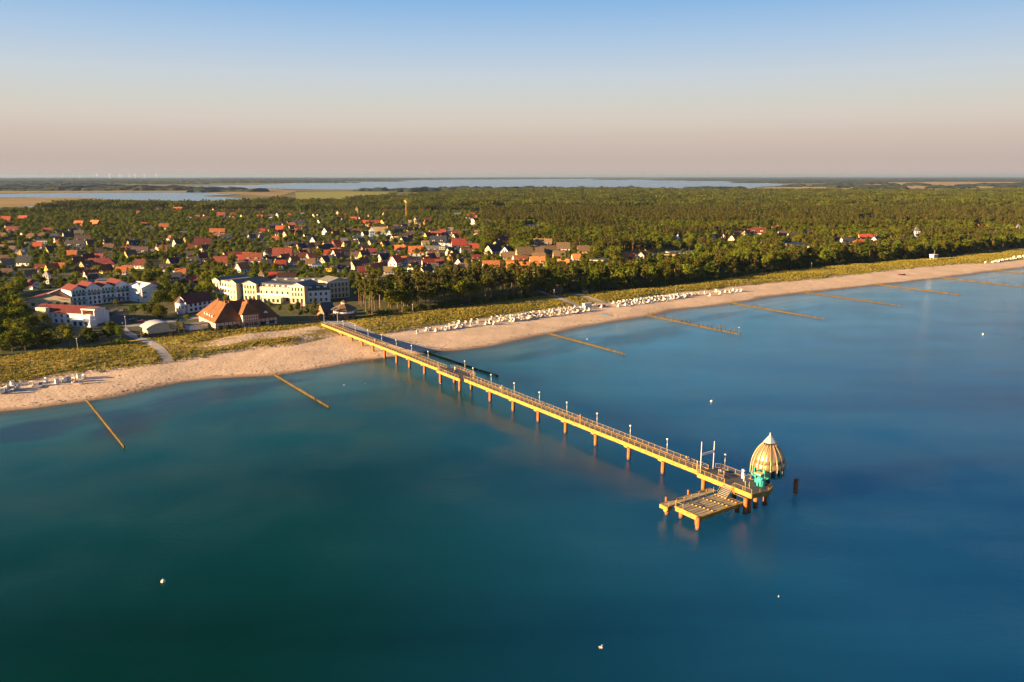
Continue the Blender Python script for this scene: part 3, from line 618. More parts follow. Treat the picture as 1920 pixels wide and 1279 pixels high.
def trunk(rg, H, r, limbs, top=.75, lz=.35, lo=3.0, n=7):
    mb = MB(); bend = Vector((rg.normal() * .25, rg.normal() * .25, 0)); segs = 4; p = Vector((0,0,-.4)); q = None
    pts = [Vector((0,0,-.4))] + [Vector((0,0,H*top*k/segs)) + bend * (k/segs) ** 2 for k in range(1, segs+1)]
    for k in range(segs): mb.cyl(pts[k], pts[k+1], r*(1-.2*k), r*(1-.2*(k+1)), n, cap=(k==segs-1))
    for k in range(limbs):
        z = H * (lz + (top - lz) * rg.random()); a = rg.uniform(0, 6.28); f = z / (H * top)
        b = Vector((0,0,z)) + bend * f ** 2; e = b + Vector((math.cos(a)*lo*rg.uniform(.6,1), math.sin(a)*lo*rg.uniform(.6,1), lo*rg.uniform(.3,.9)))
        mb.cyl(b, e, r*.38, r*.12, 5, cap=False)
    return mb
def make_tree(kind, seed):
    rg = np.random.default_rng(seed)
    if kind == 'broad':
        H = rg.uniform(10, 13); rx = rg.uniform(3.4, 4.6); lobes = [(0, 0, H*.60, rx*.72)]
        for k in range(9):
            a = rg.uniform(0, 6.28); e = rg.uniform(-.5, 1); rr = rx * math.sqrt(max(.05, 1 - e*e*.8)) * rg.uniform(.5, .8)
            lobes.append((math.cos(a)*rr, math.sin(a)*rr, H*(.58 + .27*e), rx*rg.uniform(.34, .52)))
        V, Q = clump_quads(rg, lobes, 760, .55, 1.15); tk = trunk(rg, H, .26, 6, .65, .25, 3.0); ml, mk = M_LEAF, M_BARK
    elif kind == 'poplar':
        H = rg.uniform(13, 15); lobes = [(rg.normal()*.5, rg.normal()*.5, H*(.2+.75*k/8), 1.9*math.sin(.5+2.3*k/8)+.35) for k in range(9)]
        V, Q = clump_quads(rg, lobes, 640, .5, 1.0); tk = trunk(rg, H, .24, 4, .7, .2, 1.5); ml, mk = M_LEAF, M_BARK
    elif kind == 'pine':
        H = rg.uniform(14.5, 17.5); lobes = []
        for k in range(11):
            a = rg.uniform(0, 6.28); f = rg.random(); rr = (2.7 - 1.7 * f) * rg.uniform(.3, 1); lobes.append((math.cos(a)*rr, math.sin(a)*rr, H*(.52 + .42*f), rg.uniform(.8, 1.5)*(1.1-.35*f)))
        lobes.append((0, 0, H*.93, 1.2))
        V, Q = clump_quads(rg, lobes, 640, .45, .95, .65); tk = trunk(rg, H, .23, 9, .92, .42, 2.6); ml, mk = M_NEEDLE, M_PBARK
    elif kind == 'spruce':
        H = rg.uniform(11, 14); lobes = [(0, 0, H*(.1+.86*k/9), 2.3*(1-k/9.6)) for k in range(10)]
        V, Q = clump_quads(rg, lobes, 520, .5, .95, .5); tk = trunk(rg, H, .2, 0, .9); ml, mk = M_SHRUB, M_BARK
    else:      # shrub
        H = rg.uniform(3.2, 4.6); lobes = [(rg.normal()*1.3, rg.normal()*1.3, H*rg.uniform(.3,.7), rg.uniform(.9,1.5)) for k in range(8)]
        V, Q = clump_quads(rg, lobes, 420, .4, .85); tk = trunk(rg, H, .10, 5, .6, .1, 1.3, 5); ml, mk = M_SHRUB, M_BARK
    return H, V, Q, tk, ml, mk
KIT = {}; kit_col = {}
def kit(kind, nvar, seed0):
    KIT[kind] = []; kit_col[kind] = bpy.data.collections.new('kit_' + kind)
    for i in range(nvar):
        H, V, Q, tk, ml, mk = make_tree(kind, seed0 + i)
        crown = np_mesh('crown', V, Q, ml); tm = tk.mesh('trunk', mk, True); KIT[kind].append((H, crown, tm))
        joined = MB(); joined.v = list(map(tuple, V.tolist())); joined.f = [tuple(q) for q in Q.tolist()]; joined.m = [0]*len(Q); joined.add(tk.v, tk.f, 1)
        o = bpy.data.objects.new('kit_' + kind, joined.mesh('kit_' + kind, [ml, mk])); kit_col[kind].objects.link(o)
for k, n, s in (('broad', 6, 10), ('poplar', 2, 30), ('pine', 6, 50), ('spruce', 2, 70), ('shrub', 4, 90)): kit(k, n, s)
# far forest: patches of several lighter trees
kit_col['patch'] = bpy.data.collections.new('kit_patch')
for i in range(6):
    rg = np.random.default_rng(200 + i); j = MB(); VV, QQ = [], []
    for gx in range(4):
        for gy in range(3):
            x, y = (gx - 1.5) * 6.2 + rg.normal() * 1.3, (gy - 1) * 6.6 + rg.normal() * 1.3; H = rg.uniform(12, 18)
            lobes = [(x + rg.normal()*.8, y + rg.normal()*.8, H*rg.uniform(.55,.9), rg.uniform(1.3,2.2)) for _ in range(4)] + [(x, y, H*.92, 1.3)]
            V, Q = clump_quads(rg, lobes, 60, 1.1, 2.2, .85); QQ.append(Q + sum(len(v) for v in VV)); VV.append(V)
            j.cyl((x,y,-.5),(x,y,H*.7), .25, .15, 4, 1, False)
    V = np.concatenate(VV); Q = np.concatenate(QQ); full = MB(); full.v = list(map(tuple, V.tolist())); full.f = [tuple(q) for q in Q.tolist()]; full.m = [0]*len(Q); full.add(j.v, j.f, 1)
    kit_col['patch'].objects.link(bpy.data.objects.new('kit_patch', full.mesh('kit_patch', [M_LEAF if i > 3 else M_NEEDLE, M_PBARK])))
def scatter(name, label, cat, kind, pts, scl, nvar):
    """uncountable rest of a wood: one object of instanced trees"""
    n = len(pts); me = bpy.data.meshes.new(name); me.vertices.add(n); me.vertices.foreach_set('co', np.asarray(pts, np.float32).ravel())
    attr(me, 'sc', scl); attr(me, 'rz', RNG.uniform(0, 6.28, n)); a = me.attributes.new('idx', 'INT', 'POINT'); a.data.foreach_set('value', RNG.integers(0, nvar, n).astype(np.int32))
    o = tag(link(name, me), label, cat, kind='stuff')
    ng = bpy.data.node_groups.new(name, 'GeometryNodeTree'); ng.interface.new_socket('Geometry', in_out='INPUT', socket_type='NodeSocketGeometry'); ng.interface.new_socket('Geometry', in_out='OUTPUT', socket_type='NodeSocketGeometry')
    N, L = ng.nodes, ng.links; gi, go = N.new('NodeGroupInput'), N.new('NodeGroupOutput'); iop = N.new('GeometryNodeInstanceOnPoints'); m2p = N.new('GeometryNodeMeshToPoints')
    ci = N.new('GeometryNodeCollectionInfo'); ci.inputs['Collection'].default_value = kit_col[kind]; ci.inputs['Separate Children'].default_value = True; ci.inputs['Reset Children'].default_value = True
    def na(nm, ty):
        q = N.new('GeometryNodeInputNamedAttribute'); q.data_type = ty; q.inputs['Name'].default_value = nm; return q.outputs['Attribute']
    cx = N.new('ShaderNodeCombineXYZ'); L.new(na('rz', 'FLOAT'), cx.inputs['Z'])
    L.new(gi.outputs[0], m2p.inputs['Mesh']); L.new(m2p.outputs[0], iop.inputs['Points']); L.new(ci.outputs[0], iop.inputs['Instance']); iop.inputs['Pick Instance'].default_value = True
    L.new(na('idx', 'INT'), iop.inputs['Instance Index']); L.new(cx.outputs[0], iop.inputs['Rotation']); L.new(na('sc', 'FLOAT'), iop.inputs['Scale']); L.new(iop.outputs[0], go.inputs[0])
    md = o.modifiers.new('scatter', 'NODES'); md.node_group = ng
    return o
NAMES = dict(broad='broadleaf_tree', poplar='poplar_tree', pine='pine_tree', spruce='spruce_tree', shrub='shrub')
def place_tree(kind, x, y, s, label, group, z=None):
    H, crown, tm = KIT[kind][RNG.integers(len(KIT[kind]))]
    t = thing(NAMES[kind], label, 'shrub' if kind == 'shrub' else 'tree', (x, y, ground_z(x, y) if z is None else z), RNG.uniform(0, 6.28), group, (s, s, s * RNG.uniform(.92, 1.1)))
    link('stems' if kind == 'shrub' else 'trunk', tm, t); link('foliage' if kind == 'shrub' else 'crown', crown, t); return t
# ------------------------------------------------------------------ village houses
ROOFC = dict(red=(.38,.065,.04), orange=(.42,.135,.045), brownred=(.22,.058,.04), darkred=(.17,.035,.035), brown=(.15,.085,.055), dark=(.055,.05,.052), navy=(.028,.038,.065),
    purple=(.10,.068,.078), grey=(.15,.15,.15), tan=(.36,.26,.14), thatch=(.20,.135,.075), tile=(.66,.235,.07), teal=(.03,.10,.11), blue=(.06,.15,.34), white=(.66,.64,.6))
WALLC = dict(white=(.76,.74,.70), cream=(.72,.60,.40), yellow=(.74,.52,.10), tan=(.52,.38,.20), blue=(.45,.60,.75), pink=(.72,.52,.44), grey=(.42,.42,.42), green=(.55,.62,.30), brown=(.24,.12,.07), orange=(.62,.28,.08), red=(.45,.10,.07))
RWORD = dict(red='bright red', orange='orange', brownred='brownish red', darkred='dark red', brown='brown', dark='dark grey', navy='blue black', purple='slate purple', grey='grey', tan='sand coloured', thatch='thatched', tile='bright orange', teal='dark teal', blue='blue', white='white')
M_ROOF = {k: mat('roof_' + k, tuple(.72 * c for c in v), .75, var=.28, scale=.9, rnd=.34) for k, v in ROOFC.items()}
M_WALL = {k: mat('wall_' + k, tuple(.88 * c for c in v), .85, var=.06, scale=.8, rnd=.06) for k, v in WALLC.items()}
M_BRICK = mat('chimney_brick', (.30,.11,.06), .85, var=.3, scale=4)
M_WIN = mat('window_glass', (.03,.04,.055), .12, spec=.5)
M_DOOR = mat('door_paint', (.12,.06,.035), .6)
def gable_roof(L, D, h, rise, oh=.45, th=.22):
    mb = MB(); k = rise / (D / 2)
    for s in (-1, 1):
        y0, z0 = s * (D/2 + oh), h - oh * k; 
        v = [(-L/2-oh, y0, z0), (L/2+oh, y0, z0), (L/2+oh, 0, h+rise), (-L/2-oh, 0, h+rise)]
        v += [(x, y, z + th) for x, y, z in v]; f = [(0,3,2,1),(4,5,6,7),(0,1,5,4),(1,2,6,5),(2,3,7,6),(3,0,4,7)]
        mb.add(v, f if s < 0 else [q[::-1] for q in f])
    return mb
def gable_wall(L, D, h, rise):
    prof = [(-D/2, 0), (D/2, 0), (D/2, h), (0, h + rise), (-D/2, h)]
    v = [(-L/2, y, z) for y, z in prof] + [(L/2, y, z) for y, z in prof]
    return MB().add(v, [(4,3,2,1,0), (5,6,7,8,9)] + [(i, (i+1) % 5, 5 + (i+1) % 5, 5 + i) for i in range(5)])
def hip_roof(L, D, h, rise, ridge, oh=.5):
    a, b = L/2 + oh, D/2 + oh; k = ridge / 2; z0 = h - .15
    return MB().add([(-a,-b,z0),(a,-b,z0),(a,b,z0),(-a,b,z0),(-k,0,h+rise),(k,0,h+rise)], [(0,3,2,1),(0,1,5,4),(2,3,4,5),(1,2,5),(3,0,4)])
def hwin(mb_list, x, y, z, w, h, face):
    t = .05
    if face == 'y-': b = MB().box(x-w/2, x+w/2, y-t, y+.02, z, z+h)
    elif face == 'y+': b = MB().box(x-w/2, x+w/2, y-.02, y+t, z, z+h)
    elif face == 'x-': b = MB().box(x-t, x+.02, y-w/2, y+w/2, z, z+h)
    else: b = MB().box(x-.02, x+t, y-w/2, y+w/2, z, z+h)
    mb_list.append(('window', b.mesh('window', M_WIN), 'w', None))
HOUSE = {}
def house_kit():
    for key, (L, D, h, rise) in dict(g=(12,9,3.0,5.2), x=(13,9.5,3.2,5.4), n=(9,7.5,3.2,4.6)).items():      # gabled: plain, with dormers, narrow
        p = [('wall', gable_wall(L, D, h, rise - .12).mesh('wall', M_WALL['white']), 'W', None), ('roof', gable_roof(L, D, h, rise).mesh('roof', M_ROOF['red']), 'R', None)]
        p.append(('chimney', MB().box(1.6,2.2,-.3,.3,h+rise-.6,h+rise+1.0).mesh('chimney', M_BRICK), 'c', 'roof'))
        for f, x in (('x-', -L/2), ('x+', L/2)):
            for y in (-D*.25, D*.25): hwin(p, x, y, .9, 1.2, 1.4, f)
            for y in (-1.0, 1.0): hwin(p, x, y, h + .5, 1.0, 1.3, f)
        for x in (-L*.3, L*.3): hwin(p, x, -D/2, 1.0, 1.3, 1.3, 'y-')
        p.append(('door', MB().box(-.5,.5,-D/2-.05,-D/2+.02,.05,2.1).mesh('door', M_DOOR), 'd', None))
        if key == 'x':
            for x in (-3.2, 3.2):
                dm = MB().box(x-.9,x+.9,-D/2+.5,-D/2+2.8,h+.3,h+2.0); dm.add([(x-1.1,-D/2+.2,h+2.0),(x+1.1,-D/2+.2,h+2.0),(x+1.1,-D/2+3.6,h+2.5),(x-1.1,-D/2+3.6,h+2.5)], [(0,1,2,3),(3,2,1,0)])
                p.append(('dormer', dm.mesh('dormer', M_WALL['white']), 'o', 'roof'))
                hwin(p, x, -D/2+.5, h+.75, 1.2, 1.0, 'y-')
        HOUSE[key] = (L, D, p)
    L, D, h, rise = 13, 10, 3.4, 4.2
    p = [('wall', MB().box(-L/2,L/2,-D/2,D/2,0,h).mesh('wall', M_WALL['white']), 'W', None), ('roof', hip_roof(L, D, h, rise, 5).mesh('roof', M_ROOF['red']), 'R', None), ('chimney', MB().box(-.3,.3,-.3,.3,h+rise-.6,h+rise+.9).mesh('chimney', M_BRICK), 'c', 'roof')]
    for x in (-4.4,-1.5,1.5,4.4): hwin(p, x, -D/2, 1.0, 1.3, 1.4, 'y-')
    for y in (-2.4,2.4): hwin(p, -L/2, y, 1.0, 1.3, 1.4, 'x-')
    p.append(('door', MB().box(-.5,.5,-D/2-.05,-D/2+.02,.05,2.1).mesh('door', M_DOOR), 'd', None)); HOUSE['p'] = (L, D, p)
    L, D, h = 13, 8, 4.2
    p = [('wall', MB().box(-L/2,L/2,-D/2,D/2,0,h).mesh('wall', M_WALL['white']), 'W', None), ('roof', MB().box(-L/2-.35,L/2+.35,-D/2-.35,D/2+.35,h,h+.4).mesh('roof', M_ROOF['grey']), 'R', None)]
    for x in (-4.6,-1.6,1.6,4.6): hwin(p, x, -D/2, 1.2, 1.7, 1.6, 'y-')
    for y in (-2,2): hwin(p, -L/2, y, 1.2, 1.6, 1.6, 'x-')
    HOUSE['f'] = (L, D, p)
    L = D = 5.0; h = 8.0
    p = [('wall', MB().box(-2.5,2.5,-2.5,2.5,0,h).mesh('wall', M_WALL['white']), 'W', None), ('roof', MB().lathe([(4.1,h-.1),(2.2,h+1.5),(.0,h+4.2)], 4, a0=math.pi/4, a1=2.25*math.pi).mesh('roof', M_ROOF['red']), 'R', None)]
    for z in (1, 3.6, 6.0):
        hwin(p, -1, -2.5, z, .9, 1.3, 'y-'); hwin(p, 1, -2.5, z, .9, 1.3, 'y-'); hwin(p, -2.5, 0, z, .9, 1.3, 'x-')
    HOUSE['t'] = (L, D, p)
house_kit()
SHAPE = dict(g='gable', x='dormered gable', n='narrow gable', p='hipped', f='flat', t='pointed')
PLACED = []      # (x, y, radius)
def set_mat(o, m):
    o.material_slots[0].link = 'OBJECT'; o.material_slots[0].material = m
def house(px, py, wpx, roof, wall, typ='g', view='h', where='', big=1.0, free=True):
    zr = 8.0 if typ != 't' else 9.0
    p = G(px, py, zr); sc = F_PX / (p.y * CT + (CAM_H - zr) * ST); wm = wpx / sc
    L0, D0, parts = HOUSE[typ]
    if view == 'h': Lm = min(max(wm, 8), 26); Dm = min(max(Lm * .72, 7.5), 11.5); rz = RNG.normal(.10, .16)
    else: Dm = min(max(wm, 6.2), 13); Lm = max(Dm * 1.25, 10); rz = RNG.normal(1.02, .12)
    if typ == 't': Lm = Dm = min(max(wm, 4), 7)
    r = .40 * (Lm + Dm) / 2 + 1.2
    if view == 'v': p = p + Vector((math.cos(rz), math.sin(rz), 0)) * Lm * .42
    if free:
        for _ in range(14):
            hit = [q for q in PLACED if (q[0]-p.x)**2 + (q[1]-p.y)**2 < (q[2] + r) ** 2]
            if not hit: break
            p.y += 2.5
        else: return None
    PLACED.append((p.x, p.y, r * 1.25)); zs = (Lm / L0 + Dm / D0) / 2; zs = min(max(zs, .75), 1.25) * big
    wn_ = 'half timbered' if wall == 'x' else wall
    rw = RWORD[roof]; lab = f"{'large ' if Lm > 17 else 'small ' if Lm < 9.5 else ''}{wn_} walled house with {rw} {SHAPE[typ]} roof {where}"
    t = thing('house', lab, 'house', (p.x, p.y, ground_z(p.x, p.y)), rz, 'houses: ' + lab, (Lm / L0, Dm / D0, zs))
    near = sc > 1.15; made = {}
    for nm, me, key, par in parts:
        if not near and key in 'wdo': continue
        o = link(nm, me, made.get(par, t)); made.setdefault(nm, o)
        if key == 'W': set_mat(o, M_WALL[wall])
        elif key == 'R': set_mat(o, M_ROOF[roof])
    return t
def parse(txt, ox, oy, k, where):
    """survey list: x y width roof wall type view per house"""
    for ln in txt.strip().split(';'):
        q = ln.split()
        if len(q) < 6: continue
        x, y, w = float(q[0]), float(q[1]), float(q[2]); px, py = ox + x / k, oy + y / k
        house(px, py, w / k, q[3], q[4], q[5][0], q[5][1], where(px, py) if callable(where) else where)
def where_town(px, py):
    if 1 and px < 320: return 'far behind the red roofed hotel' if py < 440 else 'behind the red roofed hotel'
    if px < 460: return 'far behind the villa' if py < 440 else 'behind the villa'
    if px < 640: return 'far behind the cream hotel' if py < 440 else 'behind the cream hotel'
    return 'near the yellow crane' if py < 440 else 'behind the pine grove'
parse('''95 245 130 red brown gh;350 235 130 red brown gh;190 410 170 brownred white xh;90 335 80 dark yellow nv;30 470 120 brown tan gh;30 545 70 brown yellow nv;470 490 170 brown cream ph;640 480 170 brown tan ph;640 555 180 dark grey fh;400 565 90 grey cream fh;
570 610 130 red white gh;440 650 120 blue blue fh;720 405 130 darkred white gh;830 560 110 brown cream nv;960 490 110 dark cream nv;1040 415 70 dark cream nv;1130 390 140 navy white gh;1190 320 150 orange orange gh;1430 310 150 orange brown gh;1190 445 140 dark white gh;
1250 560 220 purple cream xh;1310 595 100 brown cream nv;1570 570 90 brown tan nv;1130 640 250 dark white xh;1080 735 150 orange white gh;1250 810 110 darkred yellow nv;1480 785 150 darkred white gh;1580 895 300 darkred cream ph;1640 640 150 brown tan gh;1860 660 120 brownred orange ph;
700 960 110 orange yellow nv;900 920 160 orange cream gh;700 1085 80 white white th;1220 985 160 brownred white gh;1280 1060 100 brownred white nv;1420 1070 150 dark white gh;1530 1110 90 grey white fh;490 1175 130 darkred white gh;310 770 70 tan yellow th;380 850 220 navy white gh;
30 890 90 tan white nv;110 1000 100 brown grey gh;1820 975 130 orange white gh;1880 1180 90 orange cream fh;1890 750 70 brown yellow nv;60 800 120 brown pink gh;180 660 110 purple tan gh;20 640 100 purple grey gh;820 480 120 navy white gh;1480 690 100 purple white gh''', 0, 380, 8, where_town)
parse('''910 100 140 red white gh;1440 110 60 brown yellow nv;1530 150 50 dark cream nv;1560 185 130 darkred white gh;1720 175 100 darkred cream gh;1830 85 150 orange yellow gh;1860 190 50 dark yellow nv;1300 195 60 red pink nv;1200 200 80 darkred white gh;1310 240 90 darkred white gh;
700 345 130 orange white gh;400 305 80 orange white gh;640 290 40 dark white th;480 355 90 dark white gh;820 500 60 orange white gh;750 510 60 grey white fh;860 590 110 brown white nv;600 640 100 dark cream nv;690 650 70 orange cream gh;1010 560 35 tan yellow th;
1090 630 100 orange cream gh;1290 600 230 darkred cream gh;1500 450 210 orange white xh;1640 510 150 navy white xh;1260 665 80 brown cream nv;1330 640 100 navy white gh;140 660 150 brown orange ph;260 745 230 purple yellow xh;460 720 120 dark white gh;1080 750 160 dark grey gh;
1210 790 110 darkred white nv;1320 890 80 orange yellow nv;1550 850 200 brownred tan gh;1600 770 90 orange cream nv;1760 775 190 darkred white xh;1880 790 90 red white gh;1850 900 140 grey white gh;60 975 150 orange white gh;950 1000 80 orange white gh;820 1010 90 grey white fh;
880 1060 150 navy white gh;1120 1110 90 darkred white gh;990 440 100 grey tan gh;220 100 60 grey white gh;600 85 40 grey white gh;320 130 50 brownred white gh;1080 220 40 grey white gh''', 220, 380, 8, where_town)
parse('''60 90 60 orange yellow nv;160 55 150 tan tan fh;340 65 80 red white gh;420 105 45 brown cream nv;380 200 90 red tan gh;510 10 60 tan cream fh;540 190 80 dark white gh;640 180 70 dark cream nv;820 170 60 darkred white gh;1010 155 60 grey white gh;
1180 180 50 brown cream nv;1240 185 50 purple white nv;1545 145 60 brown tan nv;1640 165 70 red cream gh;1710 105 25 dark white th;1830 110 40 tan yellow th;1420 215 50 dark yellow fh;1310 240 80 dark yellow fh;1540 240 60 brownred orange nv;1780 235 100 red white gh;
1870 235 60 orange cream nv;1610 245 40 brown cream nv;1255 270 35 navy white nv;960 310 180 navy white gh;885 280 50 navy cream nv;710 310 50 brown cream nv;850 330 120 brownred white gh;690 385 140 red white gh;745 455 80 red cream nv;820 365 45 brown white nv;
830 440 50 brownred yellow nv;920 445 45 brownred yellow nv;940 390 70 brownred white gh;1010 385 70 grey white nv;1120 375 90 grey cream fh;410 395 80 red white gh;520 375 50 purple pink nv;600 345 120 navy white gh;215 500 60 purple white nv;310 480 120 purple white gh;
1240 410 60 brown orange nv;1350 420 100 brownred blue nv;1380 480 60 tan yellow fh;1470 455 80 brownred orange nv;1650 430 45 dark yellow nv;1840 420 130 brown white gh;1850 490 150 blue white fh;1850 560 80 brown cream nv;1480 590 60 red red nv;1380 575 60 dark yellow fh;
1640 540 60 grey white gh;945 645 90 navy tan nv;840 600 110 navy tan gh;1090 640 80 brown tan nv;1200 610 120 brown orange gh;1250 675 70 purple tan nv;1345 655 45 purple white nv;1430 650 110 purple white gh;1640 610 90 purple tan nv;1740 605 150 dark white gh;
1400 720 110 red yellow gh;1440 735 60 red yellow nv;1510 695 130 orange blue gh;1660 680 130 dark white gh;720 755 270 brownred white gh;695 810 70 brownred yellow nv;690 880 160 red white gh;840 845 80 orange white nv;490 865 140 navy yellow gh;410 880 60 navy yellow nv;
570 885 60 navy yellow nv;290 830 250 brownred white xh;190 825 80 orange orange nv;180 755 110 orange white gh;80 790 170 darkred white xh;80 890 90 red white gh;1010 765 140 brownred white gh;955 760 35 dark white nv;1100 795 70 orange white nv;1140 850 140 brown cream gh;
1230 890 130 blue blue fh;1310 850 120 navy cream nv;1400 800 120 navy white gh;1490 810 90 purple white nv;1390 930 100 tan yellow fh;1640 930 190 dark white xh;1760 910 80 dark cream nv;1870 870 90 brown cream nv;1890 760 60 purple yellow nv;1800 750 120 purple white gh;
710 1070 90 white white ph;400 1075 45 tan yellow th;780 1110 260 brown white gh;550 1070 60 red brown gh;1060 700 80 brown tan gh;380 490 60 tan cream nv''', 440, 380, 8, where_town)
parse('''200 290 110 red white gh;255 310 50 orange orange nv;330 310 130 brownred white gh;410 360 120 navy white gh;535 365 60 brown orange nv;625 380 40 purple yellow nv;660 350 110 purple white gh;750 345 40 purple white nv;820 335 100 purple white gh;880 270 60 tan yellow gh;
960 265 60 grey white nv;990 325 80 tan cream gh;1095 275 45 brown orange nv;1140 250 90 darkred white gh;700 410 180 dark cream gh;420 420 190 tan blue gh;560 445 90 grey blue nv;580 440 50 grey white nv;300 470 80 white blue th;300 480 140 white white fh;
160 460 80 brown white nv;260 590 90 tan cream nv;450 610 90 navy yellow nv;340 580 110 navy white gh;840 400 80 brown tan nv;930 390 60 brown yellow nv;1170 430 60 orange orange nv;880 450 120 purple white gh;800 485 140 purple tan gh;1040 450 90 dark white gh;
1100 475 70 dark yellow nv;1250 470 150 brownred white gh;1290 490 50 brownred orange nv;1340 495 90 dark white nv;1360 405 70 red white gh;1480 380 60 grey white gh;1460 430 80 navy white gh;1570 460 150 orange white gh;1520 490 60 orange white nv;1685 410 80 teal white gh;
1730 190 50 blue blue nv;1755 220 45 brown white nv;1840 190 70 orange white gh;1580 180 100 grey white gh;600 510 50 brown white nv;680 515 60 tan yellow gh;830 520 40 brown white nv;745 565 110 navy white nv;1100 580 100 tan white gh;1165 625 80 tan tan nv;
1300 570 240 navy white xh;1340 625 90 grey cream fh;1440 620 80 white white ph;1600 610 210 red cream gh;1740 590 90 purple white gh;1850 640 90 red white gh;720 665 160 orange white gh;160 690 70 orange orange nv;290 700 140 brownred white gh;140 640 90 tan yellow gh;
460 750 150 navy white gh;420 815 130 navy pink nv;130 755 60 purple yellow nv;590 835 80 dark yellow nv;770 820 120 orange blue gh;835 850 80 orange blue nv;960 715 220 orange white xh;970 785 110 blue blue fh;1200 690 190 grey white xh;1130 800 70 brown cream nv;
1220 785 170 brown white gh;1440 710 90 teal cream nv;1530 690 120 teal white gh;1500 745 50 dark cream nv;1620 750 80 tan yellow fh;1720 730 150 purple white gh;1470 795 80 brown orange nv;1140 870 180 red white gh;1050 885 70 red white nv;1290 875 110 darkred white gh;
940 885 180 purple white gh;880 945 90 dark cream nv;1060 970 110 dark white nv;1140 970 90 teal white gh;1210 940 100 brown white gh;920 1010 160 brown white ph;1040 1010 80 brown cream nv;1500 960 150 brown brown ph;1590 975 90 navy white gh;1650 955 110 brown white gh;
1280 1045 240 purple grey fh;115 870 100 dark cream nv;20 920 50 purple white nv;160 965 140 darkred orange gh;250 975 90 orange orange nv;380 940 110 orange white nv;550 970 80 tan white gh;330 1105 330 tan cream fh;60 750 100 purple white gh;1880 420 60 brown white gh''', 660, 380, 8, where_town)
W_TH, W_OR, W_FL, W_RT = 'behind the holiday park', 'in the holiday park', 'by the wood clinic', 'in the wood hamlet'
parse('''10 350 60 orange white gh;25 385 50 brown white nv;130 382 30 grey white gh;180 548 60 brown yellow nv;225 535 60 red white gh;135 582 80 navy cream nv;245 592 70 navy white nv;240 510 80 brown white gh;30 548 60 red white gh;440 412 80 grey white fh''', 880, 310, 3.69, 'at the wooded village edge')
parse('''500 542 140 thatch white xh;650 558 90 thatch white gh;790 572 80 thatch tan gh;270 612 80 thatch tan gh;380 602 110 thatch tan gh;470 590 90 thatch tan gh;550 594 100 thatch tan gh;620 604 80 thatch tan gh;480 626 90 thatch tan gh''', 880, 310, 3.69, W_TH)
parse('''350 645 100 tile white xh;295 668 90 tile white xh;470 655 100 tile white xh;150 686 110 tile white xh;320 708 130 tile white xh;430 690 100 tile white gh;440 735 70 tile white nv;740 618 50 tile white gh;650 660 80 tile white gh''', 880, 310, 3.69, W_OR)
parse('''1100 618 80 orange cream gh;1190 632 90 orange cream nv;1210 612 110 grey white fh;1300 606 70 tan yellow fh;1380 604 90 grey cream fh;1480 606 200 grey grey fh;880 640 90 grey white fh;955 642 70 grey white fh''', 880, 310, 3.69, W_FL)
parse('''1440 492 45 navy white nv;1600 502 40 orange white gh;1690 492 40 navy white nv;1760 492 45 navy tan nv;1815 505 50 red white nv''', 880, 310, 3.69, W_RT)
parse('''20 440 60 orange white gh;60 455 50 orange cream nv;140 440 110 brownred white xh;260 408 50 orange white gh;310 450 60 purple white gh;375 462 60 purple cream gh;185 497 40 grey white fh;380 520 130 blue cream fh;470 528 70 blue cream fh;525 537 50 grey white nv;
490 445 60 purple white gh;670 485 60 navy white gh;740 510 100 grey white gh;830 518 120 red cream ph;860 487 90 red white gh;920 500 60 grey white nv;970 500 80 navy white gh;1030 490 45 red yellow nv;1080 512 45 navy white nv;1125 507 80 navy white gh;1200 455 40 grey white th;
1650 392 100 orange orange fh;1715 462 80 purple white gh;1880 420 25 grey blue th''', 1380, 310, 3.556, W_RT)
parse('''1500 323 20 white white fh;1560 326 40 white white fh;1590 325 40 white white fh;1680 323 30 white white fh;1730 325 30 white white fh;1830 326 40 white white fh''', 1380, 310, 3.556, 'at the forest camp site')
# smaller houses filling the lanes between the surveyed ones
rf, wf = ['red','orange','brownred','darkred','brown','dark','navy','purple'], ['white','white','cream','yellow','tan','white']
for _ in range(75):
    fx = RNG.uniform(0, 900); fy = RNG.uniform(398 if fx > 300 else 412, 500 if fx > 420 else 515); q = G(fx, fy, 8)
    if any((q.x - h_[0]) ** 2 + (q.y - h_[1]) ** 2 < (h_[2] + 7) ** 2 for h_ in PLACED): continue
    house(fx, fy, RNG.uniform(7, 10) * F_PX / (q.y + 80) , rf[RNG.integers(8)], wf[RNG.integers(6)], 'gnx'[RNG.integers(3)], 'hv'[RNG.integers(2)], where_town(fx, fy))
# of the houses the 290 that show largest stay single things; the smallest far ones become one mass of roofs
ALLH = [o for o in COL.objects if o.name.split('.')[0] == 'house']
ALLH.sort(key=lambda o: -(o.scale[0] + o.scale[1]) * 11 / math.hypot(o.location.x, o.location.y))
fm, fmats = MB(), []
for o in ALLH[290:]:
    M_ = Matrix.LocRotScale(o.location, o.rotation_euler, o.scale)
    for ch in list(o.children):
        for q in [ch] + list(ch.children):
            mm = q.material_slots[0].material
            if mm not in fmats: fmats.append(mm)
            fm.add([tuple(M_ @ v_.co) for v_ in q.data.vertices], [tuple(p_.vertices) for p_ in q.data.polygons], fmats.index(mm))
        for q in list(ch.children): bpy.data.objects.remove(q)
        bpy.data.objects.remove(ch)
    bpy.data.objects.remove(o)
if fm.v: tag(link('far_roofs', fm.mesh('far_roofs', fmats)), 'scatter of tiny far house roofs at the back of the village', 'village', kind='stuff')
